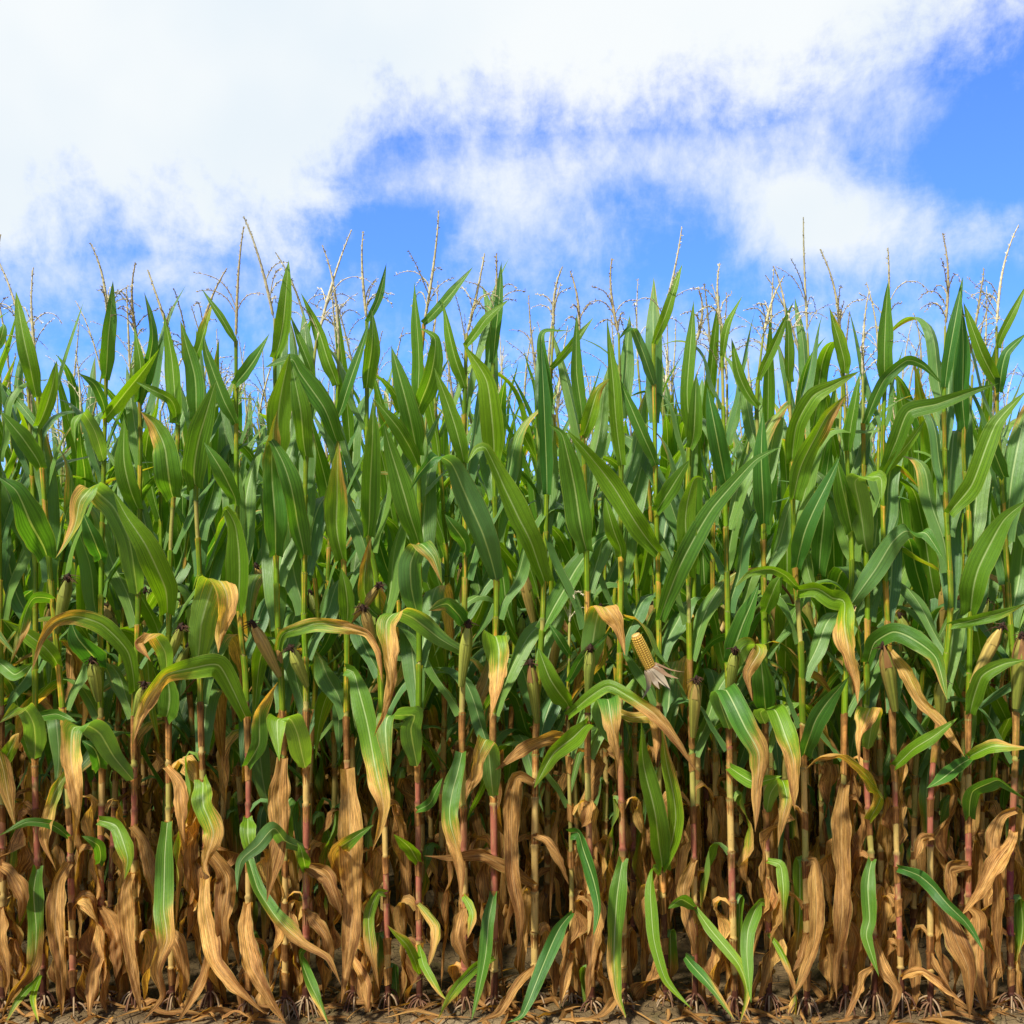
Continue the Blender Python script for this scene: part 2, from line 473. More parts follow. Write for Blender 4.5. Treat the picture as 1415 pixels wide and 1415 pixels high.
def build_tassel(top, rd, size=1.0, lean=(0, 0), dense=True, tone=None):
    g = Geo()
    tone = tone or rd.choice([(0.47, 0.42, 0.23), (0.38, 0.32, 0.17), (0.52, 0.47, 0.29)])
    tone = np.array(tone)
    L = 0.34 * size * rd.uniform(0.85, 1.15)
    n = 40 if dense else 10

    def spike(P, r, thick):
        m = len(P)
        k = np.arange(m)
        rr = r * (0.9 + 0.2 * (k % 2)) * np.clip(1.35 - k / m, 0.3, 1)
        rr[0:3] = 0.0016
        cc = tone * (0.65 + 0.4 * np.array([rd.random() for _ in k]))[:, None]
        tube(g, P, rr, cc, 4 if dense else 3)
        if not dense:
            return
        T = nrm(np.gradient(P, axis=0))
        for j in range(4, m - 1, 1):                 # spikelets
            for _ in range(2 if thick else 1):
                d = nrm(T[j] * 0.9 + np.array([rd.uniform(-1, 1) for _ in range(3)]) * 0.75)
                o = nrm(np.cross(d, [rd.uniform(-1, 1) for _ in range(3)]))
                l, wd = rd.uniform(0.008, 0.013), 0.0024
                p = P[j]
                q = np.array([[p, p + d * l * .5 + o * wd], [p + d * l * .5 - o * wd, p + d * l]])
                g.grid(q, tone * rd.uniform(0.6, 1.1), np.zeros(2))

    s = np.linspace(0, 1, n)[:, None]
    bx, by = lean[0] + rd.uniform(-.05, .05), lean[1] + rd.uniform(-.05, .05)
    cur = rd.uniform(-.06, .06)
    P = np.array(top) + np.concatenate([bx * s + cur * s ** 3, by * s, s * L], 1)
    spike(P, 0.0052, True)
    for k in range(rd.randint(3, 7) if dense else 3):
        f = rd.uniform(0.05, 0.42)
        b = P[int(f * (n - 1))]
        az = rd.uniform(0, 6.28)
        l = rd.uniform(0.12, 0.20) * size
        th0, th1 = rd.uniform(18, 40), rd.uniform(50, 150)
        Q, _ = curve_leaf(b, az, th0, th1, l, (0.1, 0.95), 30 if dense else 6, rd)
        spike(Q, 0.0019, False)
    return g


def build_husk(base, d, L, r, rd, tone0, tone1):
    """an ear in its husk: overlapping pointed husk leaves around a spindle"""
    g = Geo()
    d = nrm(np.array(d, float))
    n, m = 26, 40
    s = np.linspace(0, 1, n)
    prof = r * (0.42 + 0.58 * np.sin(np.clip(s * 1.55, 0, 1.57))) * (1 - np.clip((s - 0.55) / 0.45, 0, 1) ** 2.2 * 0.78)
    P = np.array(base) + d * (s * L)[:, None]
    A = nrm(np.cross(d, [0.3, 1, 0.1]))
    Bv = np.cross(d, A)
    a = np.linspace(0, 2 * np.pi, m, endpoint=False)
    ph = rd.uniform(0, 6)
    wob = 1 + 0.09 * np.abs(np.sin(a * 2.5 + ph + 1.2 * s[:, None])) + 0.035 * np.sin(a * 10 + 2 * np.sin(a * 3))[None]
    rr = prof[:, None] * wob
    ring = P[:, None] + rr[..., None] * (np.cos(a)[None, :, None] * A + np.sin(a)[None, :, None] * Bv)
    mixf = np.clip(0.5 + 0.5 * np.sin(a * 1.0 + ph)[None] + 0.5 * (s[:, None] - 0.5), 0, 1)[..., None]
    C = np.array(tone0) * (1 - mixf) + np.array(tone1) * mixf
    rib = np.array([rd.uniform(0.62, 1.3) for _ in a])
    C = C * rib[None, :, None] * (0.8 + 0.3 * s)[:, None, None]
    g.grid(ring, C, np.zeros(2), wrap=True)
    for k in range(4):                       # loose husk tips
        aa = a[int(k * m / 4)] + rd.uniform(-.3, .3)
        o = np.cos(aa) * A + np.sin(aa) * Bv
        sd = np.cross(d, o)
        q0 = P[int(n * .70)] + o * prof[int(n * .70)] * 1.05
        tip = P[-1] + d * L * rd.uniform(0.0, 0.10) + o * r * rd.uniform(0.1, 0.5)
        md = (q0 + tip) / 2 + o * r * 0.16
        rowp = np.array([[q0 - sd * r * .5, q0 + o * r * .05, q0 + sd * r * .5], [md - sd * r * .32, md + o * .002, md + sd * r * .32], [tip - sd * .001, tip, tip + sd * .001]])
        g.grid(rowp, np.array(tone1) * rd.uniform(0.7, 1.2), np.zeros(2))
    return g, P[-1], d


def build_silk(p, d, rd, k=26, l=0.04):
    g = Geo()
    tube(g, [p - d * .012, p, p + d * .014, p + d * .024], [0.008, 0.011, 0.009, 0.002], (0.024, 0.012, 0.006), 7)
    for i in range(k):
        v = nrm(d + np.array([rd.uniform(-1, 1), rd.uniform(-1, 1), rd.uniform(-1, .6)]) * 0.9)
        l_ = l * rd.uniform(0.5, 1.0)
        c = np.array([rd.uniform(-1, 1), rd.uniform(-1, 1), -1.2]) * l_ * .4
        tube(g, [p, p + v * l_ * .5, p + v * l_ + c], [0.0022, 0.0018, 0.0008], np.array((0.045, 0.020, 0.010)) * rd.uniform(.5, 1.8), 3)
    return g


def build_roots(rd, k=11, spread=0.055):
    g = Geo()
    for i in range(k):
        a = 6.283 * i / k + rd.uniform(-.25, .25)
        z0, rr = rd.uniform(0.03, 0.06), spread * rd.uniform(0.7, 1.25)
        P = spline([(0.008 * math.cos(a), 0.008 * math.sin(a), z0), (rr * .55 * math.cos(a), rr * .55 * math.sin(a), z0 * .72), (rr * math.cos(a), rr * math.sin(a), -0.02)], 7)
        tube(g, P, np.linspace(0.0034, 0.0024, 7), np.array(rd.choice([(0.085, 0.036, 0.018), (0.14, 0.075, 0.036), (0.24, 0.165, 0.09)])), 5)
    return g


def auto_leaf(g, nd, at, prev, az, rd, ht, n=22, cols=U7, dryshift=0.0, sheath=True, kind=None, lowf=0.36):
    """a leaf whose shape follows its height on the plant"""
    b = at(nd)
    f = nd / ht
    if kind is None:
        kind = 'low' if f < lowf else ('mid' if f < 0.55 else ('up' if f < 0.72 else 'top'))
    if kind == 'low':
        dead = rd.random() < (0.85 if f < 0.20 else 0.5) + dryshift
        L, wd = rd.uniform(0.48, 0.80), rd.uniform(0.034, 0.062)
        L = min(L, nd + 0.14)
        P, B = curve_leaf(b, az, rd.uniform(20, 50), rd.uniform(168, 183), L, (0.0, rd.uniform(0.10, 0.24)), n, rd, rd.uniform(-.6, .6))
        B = twist(P, B, 0, rd.uniform(-110, 110))
        dry = (rd.uniform(0.62, 0.98), rd.uniform(0.75, 1.0)) if dead else (rd.uniform(0.05, 0.3), rd.uniform(0.4, 0.95))
        fold, ruf = 0.45, 0.55
    elif kind == 'mid':
        L, wd = rd.uniform(0.62, 0.85), rd.uniform(0.066, 0.090)
        b0 = rd.uniform(0.15, 0.35)
        P, B = curve_leaf(b, az, rd.uniform(22, 42), rd.uniform(125, 172), L, (b0, b0 + rd.uniform(0.3, 0.55)), n, rd, rd.uniform(-.5, .5))
        B = twist(P, B, 0, rd.uniform(-45, 45))
        x = rd.random()
        dry = (0.0, rd.uniform(0.0, 0.3)) if x < 0.78 else (rd.uniform(0.0, 0.25), rd.uniform(0.5, 0.95))
        fold, ruf = 0.25, 0.22
    elif kind == 'up':
        L, wd = rd.uniform(0.55, 0.80), rd.uniform(0.068, 0.092)
        b0 = rd.uniform(0.35, 0.6)
        P, B = curve_leaf(b, az, rd.uniform(14, 30), rd.choice([rd.uniform(30, 60), rd.uniform(60, 150)]), L, (b0, min(1, b0 + rd.uniform(0.2, 0.45))), n, rd, rd.uniform(-.3, .3))
        B = twist(P, B, 0, rd.uniform(-40, 40))
        dry = (0.0, rd.choice([0.0, 0.0, 0.05, 0.3]))
        fold, ruf = 0.35, 0.08
    else:
        L, wd = rd.uniform(0.36, 0.62), rd.uniform(0.040, 0.062)
        P, B = curve_leaf(b, az, rd.uniform(8, 28), rd.choice([rd.uniform(15, 40), rd.uniform(15, 40), rd.uniform(50, 120)]), L, (0.3, 1.0), n, rd, rd.uniform(-.2, .2))
        B = twist(P, B, 0, rd.uniform(-30, 30))
        dry = (0.0, rd.choice([0.0, 0.1, 0.25]))
        fold, ruf = 0.5, 0.04
    sh = None
    if sheath:
        zz = np.linspace(max(prev, nd - (0.15 if nd > 1.0 else 0.055)), nd + 0.004, 5)
        rr = 0.0135 * (1 - 0.58 * (zz / ht) ** 1.3) * np.array([1.0, 1.03, 1.06, 1.10, 1.25])
        sh = (np.array([at(q) for q in zz]), rr)
    blade(g, P, B, wd, dry, RD(rd), fold, ruf, cols, sh)


class RD:
    """random source that can also hand out arrays"""
    def __init__(s, r): s.r = r
    def uniform(s, a, b, n=None): return s.r.uniform(a, b) if n is None else np.array([s.r.uniform(a, b) for _ in range(n)])
    def random(s): return s.r.random()


# ------------------------------------------------------------------ scene objects
def link(name, me, parent=None, label=None):
    o = bpy.data.objects.new(name, me)
    COL.objects.link(o)
    if parent is not None:
        o.parent = parent
    if label:
        o['label'] = label
    return o


def thing(name, label, cat, loc=(0, 0, 0), group=None):
    o = bpy.data.objects.new(name, None)
    o.empty_display_size = 0.1
    COL.objects.link(o)
    o.location = loc
    o['label'], o['category'] = label, cat
    if group:
        o['group'] = group
    return o


# ground: one sheet, finely broken where it is seen close
def ground_height(x, y):
    h = 0.012 * np.sin(x * 3.1 + 1.3 * np.sin(y * 2.3)) + 0.008 * np.sin(x * 11.0 + y * 7.0) * np.sin(y * 13.0 - x * 4.0)
    h += 0.004 * np.sin(x * 37 + 3 * np.sin(y * 29)) * np.sin(y * 41)
    row = np.cos((y - 3.7) / 0.75 * 2 * np.pi)
    h += np.where(y > 3.3, 0.018 * row - 0.018, -0.015)
    return h * np.clip((60 - np.abs(y)) / 40, 0, 1)


gx = np.r_[-900, -200, -60, -20, np.linspace(-8, 8, 420), 20, 60, 200, 900]
gy = np.r_[-900, -200, -50, -10, -2, 1, np.linspace(2.6, 6.0, 130), np.linspace(6.1, 12, 60), 14, 18, 24, 40, 80, 200, 900]
GX, GY = np.meshgrid(gx, gy)
GZ = ground_height(GX, GY)
gg = Geo()
gg.grid(np.stack([GX, GY, GZ], -1), np.zeros(3), np.zeros(2))
ground = link('ground', mesh_of('ground', gg.arrays(), [SOIL], 'tint'))
ground['kind'] = 'structure'

# ---------------------------------------------------------------- the front row, plant by plant
SQ, SB = 475 / 1415, 400 / 1415
CROP = {'A': (0, 300, SQ), 'B': (470, 300, SQ), 'C': (940, 300, SQ), 'D': (0, 700, SQ), 'E': (470, 700, SQ), 'F': (940, 700, SQ),
        'G': (0, 1015, SB), 'H': (340, 1015, SB), 'I': (680, 1015, SB), 'J': (1015, 1015, SB), 'P': (0, 0, 1.0)}
ROW0 = 3.7


def px(crop, x, y):
    ox, oy, s = CROP[crop]
    return ox + x * s, oy + y * s


def world(x, y, Y):
    return np.array([(x - 707.5) * Y / FPX, Y, EYE - (y - HORIZON) * Y / FPX])


# stalk paths in the photograph's pixels, ground to tassel foot, then tassel tip
FRONT = [
 ([(4, 1388), (3, 1100), (-2, 800), (-6, 470)], (-2, 345)),
 ([(61, 1390), (50, 1100), (47, 790), (40, 600), (36, 470)], (8, 345)),
 ([(102, 1390), (96, 1150), (88, 985), (69, 800), (57, 636), (50, 500)], (30, 360)),
 ([(146, 1382), (139, 1213), (140, 1071), (138, 968), (141, 800), (146, 602), (149, 440)], (134, 320)),
 ([(186, 1390), (184, 1220), (185, 1100), (186, 1002), (191, 860), (193, 600), (190, 470)], (184, 375)),
 ([(239, 1388), (234, 1200), (232, 1072), (232, 885), (237, 734), (245, 602), (238, 470)], (212, 360)),
 ([(291, 1392), (287, 1250), (280, 1040), (275, 935), (275, 794), (272, 686), (273, 470)], (294, 355)),
 ([(343, 1388), (343, 1086), (338, 935), (331, 851), (327, 669), (326, 468)], (327, 326)),
 ([(394, 1385), (393, 1150), (389, 968), (384, 860), (382, 770), (381, 600), (379, 440)], (359, 316)),
 ([(423, 1380), (423, 968), (420, 851), (423, 652), (428, 560), (437, 470)], (476, 318)),
 ([(490, 1390), (483, 1150), (478, 1002), (480, 880), (474, 760), (466, 600), (468, 480)], (474, 350)),
 ([(537, 1380), (533, 1185), (526, 952), (520, 800), (509, 740), (507, 600), (507, 440)], (507, 315)),
 ([(580, 1392), (578, 1180), (577, 1052), (579, 918), (579, 703), (577, 568), (586, 445)], (627, 300)),
 ([(643, 1388), (640, 1100), (638, 1002), (641, 885), (643, 767), (641, 600), (645, 460)], (653, 334)),
 ([(683, 1385), (683, 1200), (681, 1002), (686, 834), (685, 750), (681, 560), (682, 460)], (684, 335)),
 ([(739, 1390), (739, 1128), (741, 1000), (750, 851), (755, 703), (759, 560), (765, 450)], (771, 362)),
 ([(789, 1382), (790, 1230), (785, 1002), (786, 900), (787, 860)], (788, 792)),
 ([(818, 1385), (815, 1200), (812, 1069), (812, 918), (811, 800), (807, 650), (800, 470)], (783, 382)),
 ([(861, 1385), (861, 1220), (858, 1086), (856, 950), (858, 800), (858, 600), (855, 460)], (842, 352)),
 ([(921, 1390), (916, 1241), (911, 1120), (911, 918), (910, 800), (906, 669), (903, 480)], (930, 312)),
 ([(961, 1385), (958, 1156), (955, 968), (952, 840), (950, 700), (955, 560), (962, 470)], (965, 395)),
 ([(1016, 1388), (1010, 1150), (1007, 1002), (1006, 830), (1002, 680), (998, 501), (996, 450)], (993, 342)),
 ([(1063, 1388), (1060, 1200), (1057, 1002), (1057, 868), (1055, 740), (1046, 560), (1055, 460)], (1067, 362)),
 ([(1115, 1392), (1113, 1241), (1109, 1002), (1106, 901), (1100, 790), (1093, 652), (1089, 480)], (1091, 372)),
 ([(1169, 1392), (1167, 1200), (1165, 1036), (1171, 900), (1177, 790), (1172, 640), (1162, 470)], (1146, 360)),
 ([(1209, 1388), (1204, 1200), (1198, 1069), (1198, 834), (1195, 700), (1192, 520)], (1192, 415)),
 ([(1247, 1388), (1240, 1200), (1236, 1080), (1232, 952), (1225, 834), (1220, 720), (1219, 600), (1226, 460)], (1246, 330)),
 ([(1286, 1395), (1286, 1128), (1290, 1052), (1299, 968), (1312, 834), (1309, 703), (1304, 560), (1306, 450)], (1312, 328)),
 ([(1337, 1392), (1337, 1156), (1338, 1002), (1339, 868), (1338, 736), (1330, 619), (1340, 490)], (1347, 385)),
 ([(1398, 1390), (1397, 1213), (1403, 1002), (1396, 834), (1388, 700), (1380, 568), (1377, 450)], (1381, 320)),
]
LABELS = [
 'cut-off corn plant at the left edge of the front row',
 'corn plant with a low green wavy leaf curling into a tan tip, far left',
 'corn plant with a tall green husked ear tipped in black silk near left edge',
 'front row corn plant with crimson lower stalk and arching tassel branch at upper left',
 'corn plant whose big leaf arches into a long tan hanging end, left',
 'corn plant with half green leaf hanging long before its stalk, left third',
 'corn plant with a wide green and gold leaf above brace roots, left third',
 'corn plant with bare straight tassel and pale bent leaf tip, left third',
 'corn plant with broad yellow-edged blade above a tan ear husk, left of centre',
 'corn plant with red lower stalk beside the wide tan hanging leaf, left of centre',
 'corn plant with a very wide tan leaf hanging to the ground, left of centre',
 'corn plant with dark upright blade and straight tassel above, left of centre',
 'corn plant with the highest leaning tassel and a red stalk foot',
 'corn plant with a green ear, pale-ribbed leaf and tan hanging end, near centre',
 'corn plant with rolled upright top leaf and glossy green leaf reaching the soil',
 'corn plant with bare straw-coloured lower stalk and brown strap leaves, centre',
 'short thin corn plant whose small tassel stands only at ear height',
 'corn plant with a green ear below a bent leaf with orange dry tip, centre',
 'corn plant with long green pale-ribbed leaf hanging straight down, right of centre',
 'corn plant carrying the bare yellow cob with peeled back husk',
 'corn plant with brown-tipped ear and curled green leaves at its foot, right of centre',
 'corn plant with pale drooping leaf drying to a tan point, right of centre',
 'corn plant with flat dark upright blade and crimson stalk foot, right of centre',
 'corn plant with leaf bending into a broad tan triangle, right third',
 'corn plant with long tan strap leaf edged in green on one side, right third',
 'corn plant with dark green ribbed leaf hanging over wide brace roots, right third',
 'corn plant with a plump green and red ear with dark silk, right third',
 'leaning corn plant with red middle stalk and straw foot, right third',
 'corn plant with dark wide leaf sweeping up to the right edge',
 'corn plant with purple stalk foot at the right edge',
]
